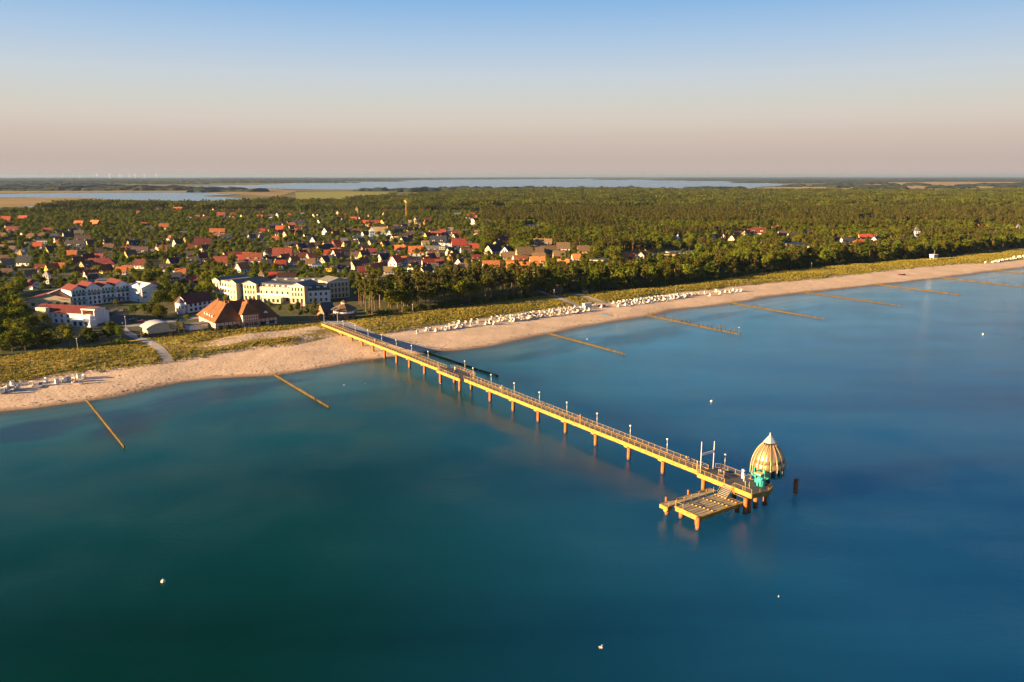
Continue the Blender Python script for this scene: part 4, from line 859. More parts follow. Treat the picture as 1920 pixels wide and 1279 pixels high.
# tower crane over the village
g = G(762, 413, 2.6); cr_ = thing('tower_crane', 'yellow tower crane rising above the village roofs', 'crane', g, math.atan2(g.y, g.x) - math.pi / 2 + .12)
M_CRANE = mat('crane_yellow', (.72,.36,.03), .5)
for sx in (-.9,.9):
    for sy in (-.9,.9): MB().box(sx-.25,sx+.25,sy-.25,sy+.25,0,32).build('mast_leg', M_CRANE, cr_)
mb = MB()
for k in range(16):
    for a, b in (((-.9,-.9),(.9,-.9)),((.9,-.9),(.9,.9)),((.9,.9),(-.9,.9)),((-.9,.9),(-.9,-.9))): mb.bar((*a, k*2), (*b, k*2+2), .2)
mb.build('lattice', M_CRANE, cr_)
MB().bar((0,0,32.5),(0,26,34),.9,1.2).build('jib', M_CRANE, cr_); MB().bar((0,0,32.5),(0,-8,32.5),.9,1.0).build('counter_jib', M_CRANE, cr_); MB().box(-1.2,1.2,-8.5,-6,30.5,32.4).build('counterweight', M_GALV, cr_)
MB().cyl((0,0,32),(0,0,38), .5, .2, 6).build('tower_head', M_CRANE, cr_); MB().box(-1.3,-.2,.6,2.2,30.4,32.3).build('cab', M_WHITE, cr_)
# ------------------------------------------------------------------ landmark buildings near the beach
M_CREAM = mat('cream_render', (.60,.50,.34), .8, var=.05, scale=.5)
M_OFFW = mat('white_render', (.74,.73,.72), .8, var=.05, scale=.5)
M_TRIM = mat('white_trim', (.82,.80,.76), .6)
M_SLATE = mat('slate_mansard', (.055,.058,.07), .6, var=.2, scale=1.5)
M_FLATR = mat('bitumen_roof', (.16,.155,.15), .9, var=.2, scale=.4)
M_REDT = mat('red_tile_roof', (.135,.028,.022), .7, var=.18, scale=.8)
M_RUSTT = mat('rusty_tile_roof', (.21,.082,.024), .8, col2=(.125,.05,.022), scale=.25, bump=.15)
M_TIMB = mat('red_brown_timber', (.24,.07,.05), .8)
M_INFILL = mat('pale_infill', (.66,.52,.42), .85, var=.1, scale=1)
M_BALC = mat('turquoise_balcony_glass', (.12,.34,.33), .25)
M_SHUT = mat('blue_shutter', (.04,.10,.24), .6)
M_WIN2 = mat('landmark_window_glass', (.035,.045,.06), .1, spec=.6)
GZ = 2.6
def fr(L, Rr, z=GZ):
    a, b = G(*L, z), G(*Rr, z); d = b - a; return a, math.atan2(d.y, d.x), d.length
def sub(parent, name, mb, m, smooth=False): return mb.build(name, m, parent, smooth)
WINM = {}
def winm(w, h):
    k = (round(w, 2), round(h, 2))
    if k not in WINM: WINM[k] = MB().box(-w/2, w/2, -.06, .03, 0, h).mesh('window', M_WIN2)
    return WINM[k]
FRM = {}
def windows(wall, xs, zs, w, h, y=0.0, arch=False, rz=0.0, x0=None):
    for z in zs:
        for x in xs:
            p = (x, y, z) if x0 is None else (x0, x, z)
            o = link('window', winm(w, h), wall, p, rz)
def lin(a, b, n): return [a + (b - a) * (i + .5) / n for i in range(n)]
def wing(thing_, L, Rr, depth, h, m, name='wall', W=None, off=(0, 0), z=GZ):
    a, rz, w = fr(L, Rr, z); w = W or w
    o = MB().box(0, w, 0, depth, -.5, h).build(name, m, thing_, loc=(a.x + off[0], a.y + off[1], a.z), rz=rz)
    PLACED.append((a.x + math.cos(rz)*w/2 - math.sin(rz)*depth/2, a.y + math.sin(rz)*w/2 + math.cos(rz)*depth/2, .5*max(w, depth)*.8))
    return o, w
def roof_gx(o, x0, x1, y0, y1, h, rise, m, oh=.5, name='roof'):       # ridge along x
    mb = gable_roof(x1-x0, y1-y0, h, rise, oh); mb.v = [(x+(x0+x1)/2, y+(y0+y1)/2, z) for x, y, z in mb.v]; return sub(o, name, mb, m)
def gable_fill_x(o, x, y0, y1, h, rise, m, t=.25): sub(o, 'gable', MB().add([(x,y0,h),(x,y1,h),(x,(y0+y1)/2,h+rise),(x+t,y0,h),(x+t,y1,h),(x+t,(y0+y1)/2,h+rise)], [(0,2,1),(3,4,5),(0,1,4,3),(1,2,5,4),(2,0,3,5)]), m)
def roof_gy(o, x0, x1, y0, y1, h, rise, m, oh=.5, name='roof'):       # ridge along y, pediment to the front
    mb = gable_roof(y1-y0, x1-x0, h, rise, oh); mb.v = [(-y+(x0+x1)/2, x+(y0+y1)/2, z) for x, y, z in mb.v]; r = sub(o, name, mb, m)
    for y in (y0, y1-.25): sub(o, 'gable', MB().add([(x0,y,h),(x1,y,h),((x0+x1)/2,y,h+rise-.1),(x0,y+.25,h),(x1,y+.25,h),((x0+x1)/2,y+.25,h+rise-.1)], [(0,1,2),(5,4,3),(0,3,4,1),(1,4,5,2),(2,5,3,0)]), o.data.materials[0])
    return r
def roof_hip(o, x0, x1, y0, y1, h, rise, m, ridge, along='x', oh=.6, name='roof'):
    L, D = (x1-x0, y1-y0) if along == 'x' else (y1-y0, x1-x0); mb = hip_roof(L, D, h, rise, ridge, oh)
    mb.v = [((x if along == 'x' else -y)+(x0+x1)/2, (y if along == 'x' else x)+(y0+y1)/2, z) for x, y, z in mb.v]; return sub(o, name, mb, m)
def mansard(o, x0, x1, y0, y1, h, rise, m, inset=1.2):
    sub(o, 'roof', MB().add([(x0-.3,y0-.3,h),(x1+.3,y0-.3,h),(x1+.3,y1+.3,h),(x0-.3,y1+.3,h),(x0+inset,y0+inset,h+rise),(x1-inset,y0+inset,h+rise),(x1-inset,y1-inset,h+rise),(x0+inset,y1-inset,h+rise)], [(0,3,2,1),(4,5,6,7),(0,1,5,4),(1,2,6,5),(2,3,7,6),(3,0,4,7)]), m)
def dormer(o, x, y, z, m=None):
    d = sub(o, 'dormer', MB().box(x-.8,x+.8,y,y+1.6,z,z+1.9).lathe([(0.0,0),(0,0)],3), m or M_TRIM)
    sub(o, 'dormer_roof', MB().prism([(x-.95,y-.15),(x+.95,y-.15),(x+.95,y+1.7),(x-.95,y+1.7)], z+1.9, z+2.1), M_TRIM)
    link('window', winm(1.0, 1.3), o, (x, y-.02, z+.25))

# ---- cream hotel
ho = thing('cream_hotel', 'long cream hotel with pedimented pavilions, dark mansard roof and white dormers', 'hotel', G(515, 566, GZ))
def world_parent(t, o): o.location = Vector(o.location) - Vector(t.location)
o, W = wing(ho, (459,563), (574,569.5), 15, 9.2, M_CREAM); world_parent(ho, o)
x1, x2 = W*.225, W*.775
mansard(o, x1-.2, x2+.2, .8, 14, 8.0, 3.4, M_SLATE)
for x in lin(x1+.6, x2-.6, 6): dormer(o, x, 1.0, 8.4)
windows(o, lin(x1+.8, x2-.8, 6), (4.9,), 1.3, 2.0); windows(o, lin(x1+.8, x2-.8, 5), (.6,), 2.0, 2.6)
sub(o, 'balcony', MB().box(x1+.2, x2-.2, -1.5, -.01, 4.2, 4.4).box(x1+.2, x2-.2, -1.5, -1.42, 4.4, 5.3), M_TRIM)
sub(o, 'terrace_hall', MB().box(W*.36, W*.66, -4.5, -1.55, -.4, 3.4), M_CREAM); sub(o, 'terrace_roof', MB().box(W*.35, W*.67, -4.8, -1.52, 3.4, 3.7), M_TRIM)
windows(o, lin(W*.37, W*.65, 4), (.5,), 1.8, 2.2, -4.5)
for a, b in ((0, x1), (x2, W)):
    sub(o, 'pavilion', MB().box(a, b, -1.4, -.01, -.4, 11.0).box(a, b, 0.01, 14.5, 9.21, 11.0), M_CREAM)
    roof_gy(o, a, b, -1.4, 14.5, 11.0, 2.0, M_FLATR); sub(o, 'cornice', MB().box(a-.3, b+.3, -1.75, -1.38, 10.6, 10.95), M_TRIM)
    windows(o, lin(a+.8, b-.8, 4), (4.6, 7.8), 1.0, 2.1, -1.4); windows(o, lin(a+.6, b-.6, 3), (.4,), 1.7, 2.8, -1.4)
o, W = wing(ho, (403,557), (447,564), 22, 11.5, M_CREAM, 'west_wing'); world_parent(ho, o)
for a, b in ((0, W*.30), (W*.70, W)):
    roof_gy(o, a, b, -1.0, 21, 11.5, 1.6, M_FLATR); sub(o, 'pavilion', MB().box(a, b, -1.0, -.01, -.4, 11.5), M_CREAM); windows(o, lin(a+.4, b-.4, 2), (.8, 4.4, 8.0), 1.0, 2.0, -1.0)
for z in (3.4, 7.0):
    sub(o, 'balcony', MB().box(W*.31, W*.69, -.9, -.01, z, z+.2).box(W*.31, W*.69, -.9, -.84, z+.2, z+1.1), M_TRIM)
windows(o, lin(W*.32, W*.68, 3), (.8, 4.3, 7.9), 1.5, 2.1); sub(o, 'roof', MB().box(W*.3, W*.7, .2, 20.8, 11.5, 11.8), M_FLATR)
windows(o, lin(2, 20, 6), (1, 4.6, 8.2), 1.2, 1.9, rz=math.pi/2, x0=W)
o, W = wing(ho, (575,568.5), (620,566), 13, 7.6, M_OFFW, 'link_wing'); world_parent(ho, o)
mansard(o, 0, W, 0, 12.8, 7.6, 3.4, M_SLATE); [dormer(o, x, .3, 8.0) for x in lin(.5, W-.5, 3)]; windows(o, lin(1, W-1, 4), (.8, 4.4), 1.2, 1.9)
o, W = wing(ho, (618,561), (656,557), 15, 11.0, M_CREAM, 'east_pavilion'); world_parent(ho, o)
roof_gy(o, 0, W, 0, 15, 11.0, 2.1, M_FLATR); sub(o, 'cornice', MB().box(-.3, W+.3, -.4, -.02, 10.5, 10.9), M_TRIM); windows(o, lin(.8, W-.8, 5), (.6, 4.3, 7.6), 1.0, 2.2); windows(o, lin(1, 14, 4), (.8, 4.4, 7.8), 1.1, 1.9, rz=math.pi/2, x0=0)
o, W = wing(ho, (500,552), (640,552), 22, 8.0, M_OFFW, 'rear_wing'); world_parent(ho, o); sub(o, 'roof', MB().box(-.3, W+.3, -.3, 22.3, 8.0, 8.4), M_FLATR)
for k in range(7): sub(o, 'roof_vent', MB().box(3+k*W/8, 5.2+k*W/8, 6+(k%3)*4, 8+(k%3)*4, 8.4, 9.3), M_GALV)

# ---- white hotel with red roofs
hw = thing('red_roofed_hotel', 'white beach hotel with dark red roofs, front gables and turquoise balconies', 'hotel', G(170, 580, GZ))
o, W = wing(hw, (136,575), (244,563), 16, 9.6, M_OFFW); world_parent(hw, o)
n = 4
for k in range(n):
    a, b = W*k/n, W*(k+1)/n
    roof_gy(o, a, b, -.2, 16, 9.6 + (1.0 if k in (1, 3) else 0), 2.6, M_REDT, .35)
    if k in (1, 3): sub(o, 'gable_bay', MB().box(a, b, -.9, -.01, -.4, 10.55).box(a, b, .01, 15.8, 9.61, 10.55), M_OFFW)
    y = -.9 if k in (1, 3) else 0
    windows(o, lin(a+.4, b-.4, 3), (.5, 3.2, 5.9), 1.2, 1.9, y); windows(o, lin(a+.6, b-.6, 4), (8.0,), 1.1, 1.4, y)
    sub(o, 'balcony', MB().box(a+.3, b-.3, y-1.1, y-.01, 7.3, 7.45).box(a+.3, b-.3, y-1.1, y-1.04, 7.45, 8.3), M_BALC)
    if k in (0, 2): sub(o, 'balcony', MB().box(a+.3, b-.3, -1.1, -.01, 2.7, 2.85).box(a+.3, b-.3, -1.1, -1.04, 2.85, 3.7), M_BALC)
    for x in lin(a+.4, b-.4, 3):
        for s in (-.85, .85): sub(o, 'shutter', MB().box(x+s-.2, x+s+.2, y-.07, y-.005, 5.9, 7.8), M_SHUT)
sub(o, 'awning', MB().add([(W*.62,-.95,3.0),(W*.86,-.95,3.0),(W*.86,-3.2,2.4),(W*.62,-3.2,2.4),(W*.62,-.95,2.85),(W*.86,-.95,2.85),(W*.86,-3.2,2.3),(W*.62,-3.2,2.3)], [(0,3,2,1),(4,5,6,7),(2,3,7,6)]), M_SHUT)
o, W = wing(hw, (243,562), (264,568), 16, 9.0, M_OFFW, 'corner_wing'); world_parent(hw, o); roof_hip(o, 0, W, 0, 16, 9.0, 2.6, M_REDT, 8, 'y'); windows(o, lin(.5, W-.5, 3), (.6, 3.4, 6.2), 1.3, 1.7)
for z in (2.9, 5.7): sub(o, 'balcony', MB().box(.2, W-.2, -1.0, -.01, z, z+.9), M_TRIM)
o, W = wing(hw, (264,567.5), (299,563), 13, 8.6, M_OFFW, 'portico_wing'); world_parent(hw, o); roof_gy(o, 0, W, -2.4, 13, 9.3, 2.3, M_OFFW)
sub(o, 'attic', MB().box(-.2, W+.2, -2.4, -.01, 8.5, 9.3).box(-.2, W+.2, .01, 13, 8.61, 9.3), M_TRIM)
for x in (.3, W-.3): sub(o, 'column', MB().cyl((x,-2.1,-.4),(x,-2.1,8.5), .34, n=10), M_TRIM, True)
for z in (2.8, 5.6): sub(o, 'balcony', MB().box(1, W-1, -1.6, -.01, z, z+.15).box(1, W-1, -1.6, -1.54, z+.15, z+1.0), M_BALC)
windows(o, lin(.8, W-.8, 4), (.5, 3.3, 6.1), 1.7, 1.9)
o, W = wing(hw, (52,578), (134,575.5), 20, 5.2, M_CREAM, 'pool_hall'); world_parent(hw, o); roof_gy(o, 0, W, 0, 20, 5.2, 3.0, M_REDT, .7); sub(o, 'ridge_band', MB().bar((W/2,-.7,8.45),(W/2,20.7,8.45),.8,.25), M_TRIM); windows(o, lin(1, W-1, 5), (1.2,), 2.0, 1.8)
o, W = wing(hw, (64,604), (172,610), 13, 6.2, M_OFFW, 'front_wing'); world_parent(hw, o); roof_gx(o, 0, W, 0, 13, 6.2, 2.8, M_REDT, .6); gable_fill_x(o, .01, 0, 13, 6.2, 2.7, M_OFFW); gable_fill_x(o, W-.26, 0, 13, 6.2, 2.7, M_OFFW)
windows(o, lin(1, W-1, 9), (.6, 3.5), 1.4, 1.8); sub(o, 'stair_tower', MB().box(W*.12, W*.30, -2.6, -.01, -.4, 8.6), M_CREAM)
sub(o, 'terrace_block', MB().box(W*.78, W*1.10, -5.0, -.01, -.4, 3.4).box(W*.70, W*1.04, -2.4, -.02, 3.41, 5.6), M_OFFW); windows(o, lin(W*.80, W*1.08, 3), (.4,), 1.8, 2.2, -5.0)
sub(o, 'portal_roof', MB().box(W*.86, W*1.10, -1.0, 7, 8.2, 8.7), M_TRIM); sub(o, 'roof_glazing', MB().box(W*.88, W*1.08, -.5, 6.5, 8.7, 8.9), M_FLATR)
for x in (W*.88, W*1.08):
    for y in (-.6, 6.4): sub(o, 'column', MB().cyl((x,y,-.4),(x,y,8.2), .35, n=10), M_TRIM, True)

# ---- half timbered spa house
kh = thing('spa_house', 'half timbered spa house with steep rust brown hipped roofs above the beach', 'spa house', G(455, 612, GZ))
o, W = wing(kh, (405,620.5), (521,607.5), 17, 4.4, M_INFILL); world_parent(kh, o)
roof_hip(o, W*.38, W, -.2, 17, 4.2, 8.6, M_RUSTT, 9, 'x', 1.0); roof_hip(o, 0, W*.5, -.2, 30, 4.3, 8.4, M_RUSTT, 17, 'y', 1.0)
roof_hip(o, W*.22, W*.82, 4, 17.5, 4.2, 8.9, M_RUSTT, 12, 'x', .4); sub(o, 'side_wing', MB().box(.02, W*.48, 17.01, 29.5, -.5, 4.3), M_INFILL)
b0, b1 = W*.40, W*.66
sub(o, 'bay', MB().box(b0, b1, -3.2, -.01, -.5, 7.6).box(b0+.02, b1-.02, .01, 5, 4.41, 7.6), M_INFILL); roof_hip(o, b0, b1, -3.2, 7.5, 7.4, 6.2, M_RUSTT, 3.5, 'y', .8)
def timber(o, x0, x1, y, z0, z1, step=1.5):
    n = max(2, round((x1-x0)/step))
    for i in range(n+1):
        x = x0 + (x1-x0)*i/n; sub(o, 'timber_post', MB().box(x-.16, x+.16, y-.09, y-.005, z0, z1), M_TIMB)
    for z in (z0+.1, (z0+z1)/2, z1-.15): sub(o, 'timber_rail', MB().box(x0, x1, y-.07, y-.004, z-.14, z+.14), M_TIMB)
timber(o, .2, b0-.1, 0, 0, 4.1, 2.2); timber(o, b1+.1, W-.2, 0, 0, 4.1, 2.2); timber(o, b0+.2, b1-.2, -3.2, 0, 3.6, 1.6); timber(o, b0+.2, b1-.2, -3.2, 3.9, 7.3, 1.2)
windows(o, lin(.8, b0-.8, 3), (.7,), 2.4, 1.7, -.1); windows(o, lin(b1+.8, W-.8, 2), (.7,), 3.0, 1.7, -.1); windows(o, lin(b0+.6, b1-.6, 6), (1.2,), .9, 1.9, -3.3)
for i in range(13): sub(o, 'timber_post', MB().box(-.09, -.005, .3+i*2.4, .62+i*2.4, 0, 4.0), M_TIMB)
for z in (.1, 2.0, 3.9): sub(o, 'timber_rail', MB().box(-.07, -.004, .2, 29.4, z-.13, z+.13), M_TIMB)
for x, y in ((W*.16, 1.6), (W*.83, 1.4)):       # eyebrow dormers
    sub(o, 'eyebrow_dormer', MB().add([(x-1.8,y,6.0),(x+1.8,y,6.0),(x,y,7.5),(x-1.8,y+2.2,6.0),(x+1.8,y+2.2,6.0),(x,y+2.6,7.6)], [(0,1,2),(0,2,5,3),(1,4,5,2)]), M_TRIM)
for k in range(4): sub(o, 'side_dormer', MB().box(-.2+.9, 2.2, 7+k*4.2, 8.6+k*4.2, 5.2, 7.0), M_INFILL)
for x, y, z in ((W*.25, 8, 11.2), (W*.25, 19, 11.2), (W*.53, 0, 11.8), (W*.60, 9, 11.5), (W*.72, 8.4, 11.2)): sub(o, 'chimney', MB().box(x-.5,x+.5,y-.5,y+.5,z,z+2.6), M_BRICK)

# ---- villa, beach pavilion, cafe, huts
v = thing('villa', 'white villa with red roof and small round corner tower beside the spa house', 'house', G(365, 585, GZ))
o, W = wing(v, (353,587), (399,579), 11, 5.6, M_OFFW); world_parent(v, o); roof_gx(o, 0, W, 0, 11, 5.6, 4.0, M_REDT, .7); gable_fill_x(o, .01, 0, 11, 5.6, 3.9, M_OFFW); gable_fill_x(o, W-.26, 0, 11, 5.6, 3.9, M_OFFW)
windows(o, lin(.6, W-.6, 5), (.7, 3.3), 1.6, 1.6); sub(o, 'balcony', MB().box(1, W-1, -1.2, -.01, 2.8, 3.0), M_TRIM)
sub(o, 'tower', MB().cyl((-3.6,1.5,-.4),(-3.6,1.5,6.6), 2.4, n=14), M_OFFW, True); sub(o, 'tower_roof', MB().lathe([(2.7,6.5),(1.4,8.0),(0,9.4)], 14, c=(-3.6,1.5)), M_FLATR, True); sub(o, 'link', MB().box(-1.9, -.01, 1.6, 8, -.4, 5.0), M_OFFW)
for a in (-2.2, -1.4, -.6): link('window', winm(.7, 1.6), o, (-3.6 + 2.38*math.cos(a-.3), 1.5 + 2.38*math.sin(a-.3), 3.2), a-.3+math.pi/2)
p = thing('beach_pavilion', 'low pavilion with curved grey roof and red base beside the footpath', 'pavilion', G(303, 626, GZ)); a, rz, W = fr((279,630), (331,623.5))
o = MB().box(0, W, 0, 9, .9, 2.6).build('wall', M_CREAM, p, loc=a - p.location, rz=rz); sub(o, 'plinth', MB().box(-.05, W+.05, -.05, 9, -.5, .9), M_TIMB)
mb = MB(); N_ = 12; prof = [(x := -1 + (W+2)*i/N_, 2.5 + 3.6*math.sin(math.pi*min(1, .08+.92*i/N_))**.7) for i in range(N_+1)]
for (x0, z0), (x1_, z1_) in zip(prof[:-1], prof[1:]): mb.add([(x0,-.9,z0),(x1_,-.9,z1_),(x1_,9.8,z1_),(x0,9.8,z0),(x0,-.9,z0-.3),(x1_,-.9,z1_-.3),(x1_,9.8,z1_-.3),(x0,9.8,z0-.3)], [(0,1,2,3),(7,6,5,4),(0,4,5,1),(3,2,6,7),(0,3,7,4),(1,5,6,2)])
sub(o, 'roof', mb, mat('pavilion_roof_grey', (.42,.42,.43), .6)); sub(o, 'front_glazing', MB().add([(x, -.06, z-.35) for x, z in prof] + [(W,-.06,2.0),(0,-.06,2.0)], [tuple(range(N_+3))]), M_CREAM)
c = thing('pier_cafe', 'octagonal brown pagoda roofed cafe with white gallery at the start of the pier', 'cafe', G(646, 597, GZ + .4)); M_WOODB = mat('cafe_brown_boards', (.30,.14,.06), .8, var=.2, scale=1); M_CROOF = mat('cafe_roof', (.13,.085,.055), .85, var=.2, scale=.8)
oc = dict(n=8, a0=math.pi/8, a1=math.pi/8+2*math.pi)
sub(c, 'lower_wall', MB().lathe([(6.2,-.6),(6.2,3.0)], **oc), M_WOODB); sub(c, 'lower_roof', MB().lathe([(7.6,2.7),(5.6,3.5),(5.4,3.5)], **oc), M_CROOF); g_ = sub(c, 'gallery_wall', MB().lathe([(5.3,3.4),(5.3,5.6)], **oc), M_WIN2)
sub(c, 'gallery_rail', MB().lathe([(6.0,3.3),(6.0,4.4),(5.9,4.4)], **oc), M_TRIM); sub(c, 'main_roof', MB().lathe([(7.2,5.3),(7.2,5.5),(1.7,8.2),(1.7,8.2)], **oc), M_CROOF); sub(c, 'lantern', MB().lathe([(1.6,8.1),(1.6,9.2)], **oc), M_CREAM); sub(c, 'lantern_roof', MB().lathe([(2.2,9.1),(0,10.2)], **oc), M_CROOF)
for k in range(8):
    an = k*math.pi/4; link('gallery_post', MB().box(-.15,.15,-.15,.15,3.4,5.5).mesh('gallery_post', M_TRIM), c, (5.6*math.cos(an+math.pi/8), 5.6*math.sin(an+math.pi/8), 0)); link('window', winm(2.0, 1.5), c, (5.74*math.cos(an), 5.74*math.sin(an), .8), an+math.pi/2)
PLACED.append((c.location.x, c.location.y, 8))
k = thing('kiosk_house', 'dark roofed brick house beside the octagonal pier cafe', 'house', G(612, 592, GZ)); a, rz, W = fr((603,594), (624,591))
o = gable_wall(W, 7, 2.8, 4.4).build('wall', mat('brown_brick', (.32,.15,.09), .85, var=.15, scale=2), k, rz=rz); sub(o, 'roof', gable_roof(W, 7, 2.8, 4.6), M_SLATE); windows(o, (-2.0, 2.0), (.8,), 1.2, 1.4, -3.5); PLACED.append((k.location.x, k.location.y, 6))
s = thing('white_shed', 'low white flat roofed shed beside the left end of the spa house', 'shed', G(372, 614, GZ)); a, rz, W = fr((356,620), (391,615))
o = MB().box(0, W, 0, 6, -.3, 2.6).build('wall', M_OFFW, s, loc=a - s.location, rz=rz); sub(o, 'roof', MB().box(-.4, W+.4, -.4, 6.4, 2.6, 2.85), M_FLATR); sub(o, 'gate', MB().box(W*.55, W*.85, -.05, -.005, 0, 2.1), M_GALV)
h = thing('thatched_hut', 'small grey thatched hut at the beach end of the wood', 'hut', GG(1042, 549), .35); sub(h, 'wall', gable_wall(7, 5.5, 2.3, 2.9), mat('hut_boards', (.28,.19,.11), .85, var=.2, scale=1.5)); r = sub(h, 'roof', gable_roof(7, 5.5, 2.3, 3.0, .7, .4), M_ROOF['thatch']); sub(h, 'door', MB().box(-3.56,-3.505,-.5,.5,0,1.9), M_DOOR)
h = thing('ticket_hut', 'tiny yellowish wooden hut beside the beach access path', 'hut', GG(1097, 549.5), .3); sub(h, 'wall', gable_wall(3, 2.6, 1.9, .9), mat('pale_boards', (.5,.38,.2), .8)); sub(h, 'roof', gable_roof(3, 2.6, 1.9, 1.0, .3, .12), M_ROOF['brown'])
h = thing('lifeguard_tower', 'white lifeguard cabin on stilts on the dune crest with a thin mast', 'lifeguard hut', GG(1750, 487), .4); [sub(h, 'stilt', MB().box(x-.12,x+.12,y-.12,y+.12,-.6,2.0), M_TRIM) for x in (-2,2) for y in (-1.6,1.6)]
sub(h, 'cabin', MB().box(-2.6,2.6,-2.2,2.2,2.0,4.6), M_OFFW); sub(h, 'roof', MB().box(-3,3,-2.6,2.6,4.6,4.85), M_TRIM); sub(h, 'window', MB().box(-2,2,-2.24,-2.205,3.1,4.2), M_WIN2); sub(h, 'mast', MB().cyl((2.8,2,-.5),(2.8,2,8.5), .07), M_GALV); sub(h, 'ladder', MB().bar((0,-3.6,-.4),(0,-2.2,2.0), .7, .12), M_GALV)
# streets and paths
M_PAVE = mat('grey_paving', (.30,.285,.27), .85, var=.12, scale=.6); M_ASPH = mat('asphalt', (.06,.06,.062), .9, var=.15, scale=.5)
def path(name, pts, w, m, dz=.07):
    P = [GG(x, y) for x, y in pts]; fine = []
    for a, b in zip(P[:-1], P[1:]):
        n = max(1, int((b-a).length / 3)); fine += [a.lerp(b, i/n) for i in range(n)]
    fine.append(P[-1]); v, f = [], []
    for i, q in enumerate(fine):
        d = (fine[min(i+1, len(fine)-1)] - fine[max(i-1, 0)]); d.z = 0; d.normalize(); nn = Vector((-d.y, d.x, 0)) * w / 2
        for s_ in (-1, -.33, .33, 1): u = q + nn * s_; v.append((u.x, u.y, ground_z(u.x, u.y) + dz))
    for i in range(len(fine)-1):
        for j in range(3): a = i*4+j; f.append((a, a+4, a+5, a+1))
    me = bpy.data.meshes.new(name); me.from_pydata(v, [], f); me.materials.append(m)
    bm = bmesh.new(); bm.from_mesh(me); bmesh.ops.recalc_face_normals(bm, faces=bm.faces[:])
    if bm.faces and sum(q.normal.z for q in bm.faces) < 0: bmesh.ops.reverse_faces(bm, faces=bm.faces[:])
    bm.to_mesh(me); bm.free(); return tag(link(name, me), kind='structure')
path('footpath', [(228,614),(236,622),(252,631),(275,639),(292,648),(305,660),(318,679)], 4.2, M_PAVE, .12)
path('street', [(205,578),(222,590),(224,600),(228,614)], 9, M_ASPH); path('promenade', [(205,618),(228,613),(300,606),(340,600),(420,590)], 6, M_PAVE, .09)
path('forecourt', [(560,606),(600,603),(640,604)], 10, M_PAVE, .10); path('ramp_and_pier_shadow', [(622,603),(650,611),(672,620),(700,631),(722,640)], 8.5, M_PAVE, .14)  # grey ramp plate, its shape partly taken from the pier's shadow
path('footpath', [(1012,546),(1030,553),(1055,562),(1088,575)], 3.5, M_PAVE, .12); path('footpath', [(1062,549),(1090,554),(1118,562),(1142,571)], 3.5, M_PAVE, .12)
path('lane', [(690,590),(760,583),(850,574),(960,560)], 1.6, SAND, .06)
# ------------------------------------------------------------------ where trees stand
NOTREE = [ [(30,560),(70,552),(130,546),(215,540),(300,545),(306,572),(262,612),(240,640),(205,630),(185,616),(60,612),(36,590)],      # red roofed hotel and its street
    [(225,612),(300,600),(318,575),(402,560),(410,566),(530,566),(600,585),(660,600),(660,612),(250,650)],                                    # pavilion, spa house
    [(396,545),(470,541),(665,541),(662,566),(600,590),(400,580)],                                                                            # cream hotel
    [(896,505),(1000,495),(1012,520),(1004,540),(965,530),(900,520)],                                                                         # holiday park front
    [(1395,402),(1548,401.5),(1550,408.5),(1395,410)], [(1608,411),(1640,409),(1642,421),(1612,424)],
    [(1163,474),(1305,470),(1312,489),(1165,492)],
    [(553,361),(640,359),(738,361),(740,368),(655,370.5),(610,375),(558,373)] ]
TOWN = [(-80,405),(60,402),(150,398),(300,392),(420,388),(560,392),(700,395),(900,392),(905,440),(905,495),(860,512),(700,528),(640,520),(400,516),(300,525),(120,530),(30,545),(-80,560)]
WATERS = [[(-300,360),(0,360),(375,360),(480,373),(412,378.5),(300,377),(250,376.5),(140,380.5),(66,386),(52,396),(0,399),(-300,402)]]
xs, ys = [], []
yy = 318.0
while yy < 1750:
    st = 7.2; w = yy * .70 + 60
    x = np.arange(-w, w, st); xs.append(x + RNG.uniform(-3, 3, len(x))); ys.append(np.full(len(x), yy) + RNG.uniform(-3, 3, len(x))); yy += st
X, Y = np.concatenate(xs), np.concatenate(ys)
S_, T_ = X * CU.x + Y * CU.y, X * CN.x + Y * CN.y
keep = T_ > tree_t(S_) + 1.0; X, Y, S_, T_ = X[keep], Y[keep], S_[keep], T_[keep]
PXY = np.array([PX(x, y, 2.6) for x, y in zip(X, Y)])
keep = (PXY[:,0] > -60) & (PXY[:,0] < 1980); X, Y, S_, T_, PXY = X[keep], Y[keep], S_[keep], T_[keep], PXY[keep]
bad = np.zeros(len(X), bool)
for q in NOTREE + WATERS: bad |= inpoly(PXY, q)
HA = np.array(PLACED)
front = np.zeros(len(X), bool); low = np.zeros(len(X), bool)
for hx, hy, hr in HA:
    dx, dy = X - hx, Y - hy
    bad |= dx*dx + dy*dy < (hr + 2.0) ** 2
    if hy > 560: low |= (np.abs(dx - dy * hx / hy) < hr * 1.3) & (dy < 0) & (dy > -(hr + 110))
    front |= (np.abs(dx - dy * hx / hy) < hr * .85) & (dy < 0) & (dy > -(hr + 30))
town = inpoly(PXY, TOWN)
rnd = RNG.random(len(X)); patchy = .5 + .5 * wob(S_, T_, .55)
dens = np.where(PXY[:,0] > 430, .20 + .26 * patchy, .28 + .32 * patchy); bad |= town & (rnd > dens)
hidef = front & (RNG.random(len(X)) < .90)
bad |= hidef
bad |= (PXY[:,0] > 500) & (PXY[:,0] < 672) & (PXY[:,1] > 560)
ok = ~bad; X, Y, S_, T_, PXY, town, low = X[ok], Y[ok], S_[ok], T_[ok], PXY[ok], town[ok], low[ok]
inl = T_ - tree_t(S_)
left = PXY[:,0] < 330
belt = (inl < 60) & ~left & (PXY[:,0] > 640)          # coastal pine belt
thick = (inl < 70) & left                              # thicket before the red roofed hotel
r = RNG.random(len(X)); blot = wob(S_ + 300, T_, .35)
kind = np.where(belt, np.where(r < (.80 if True else 0), 'pine', 'broad'), 'broad')
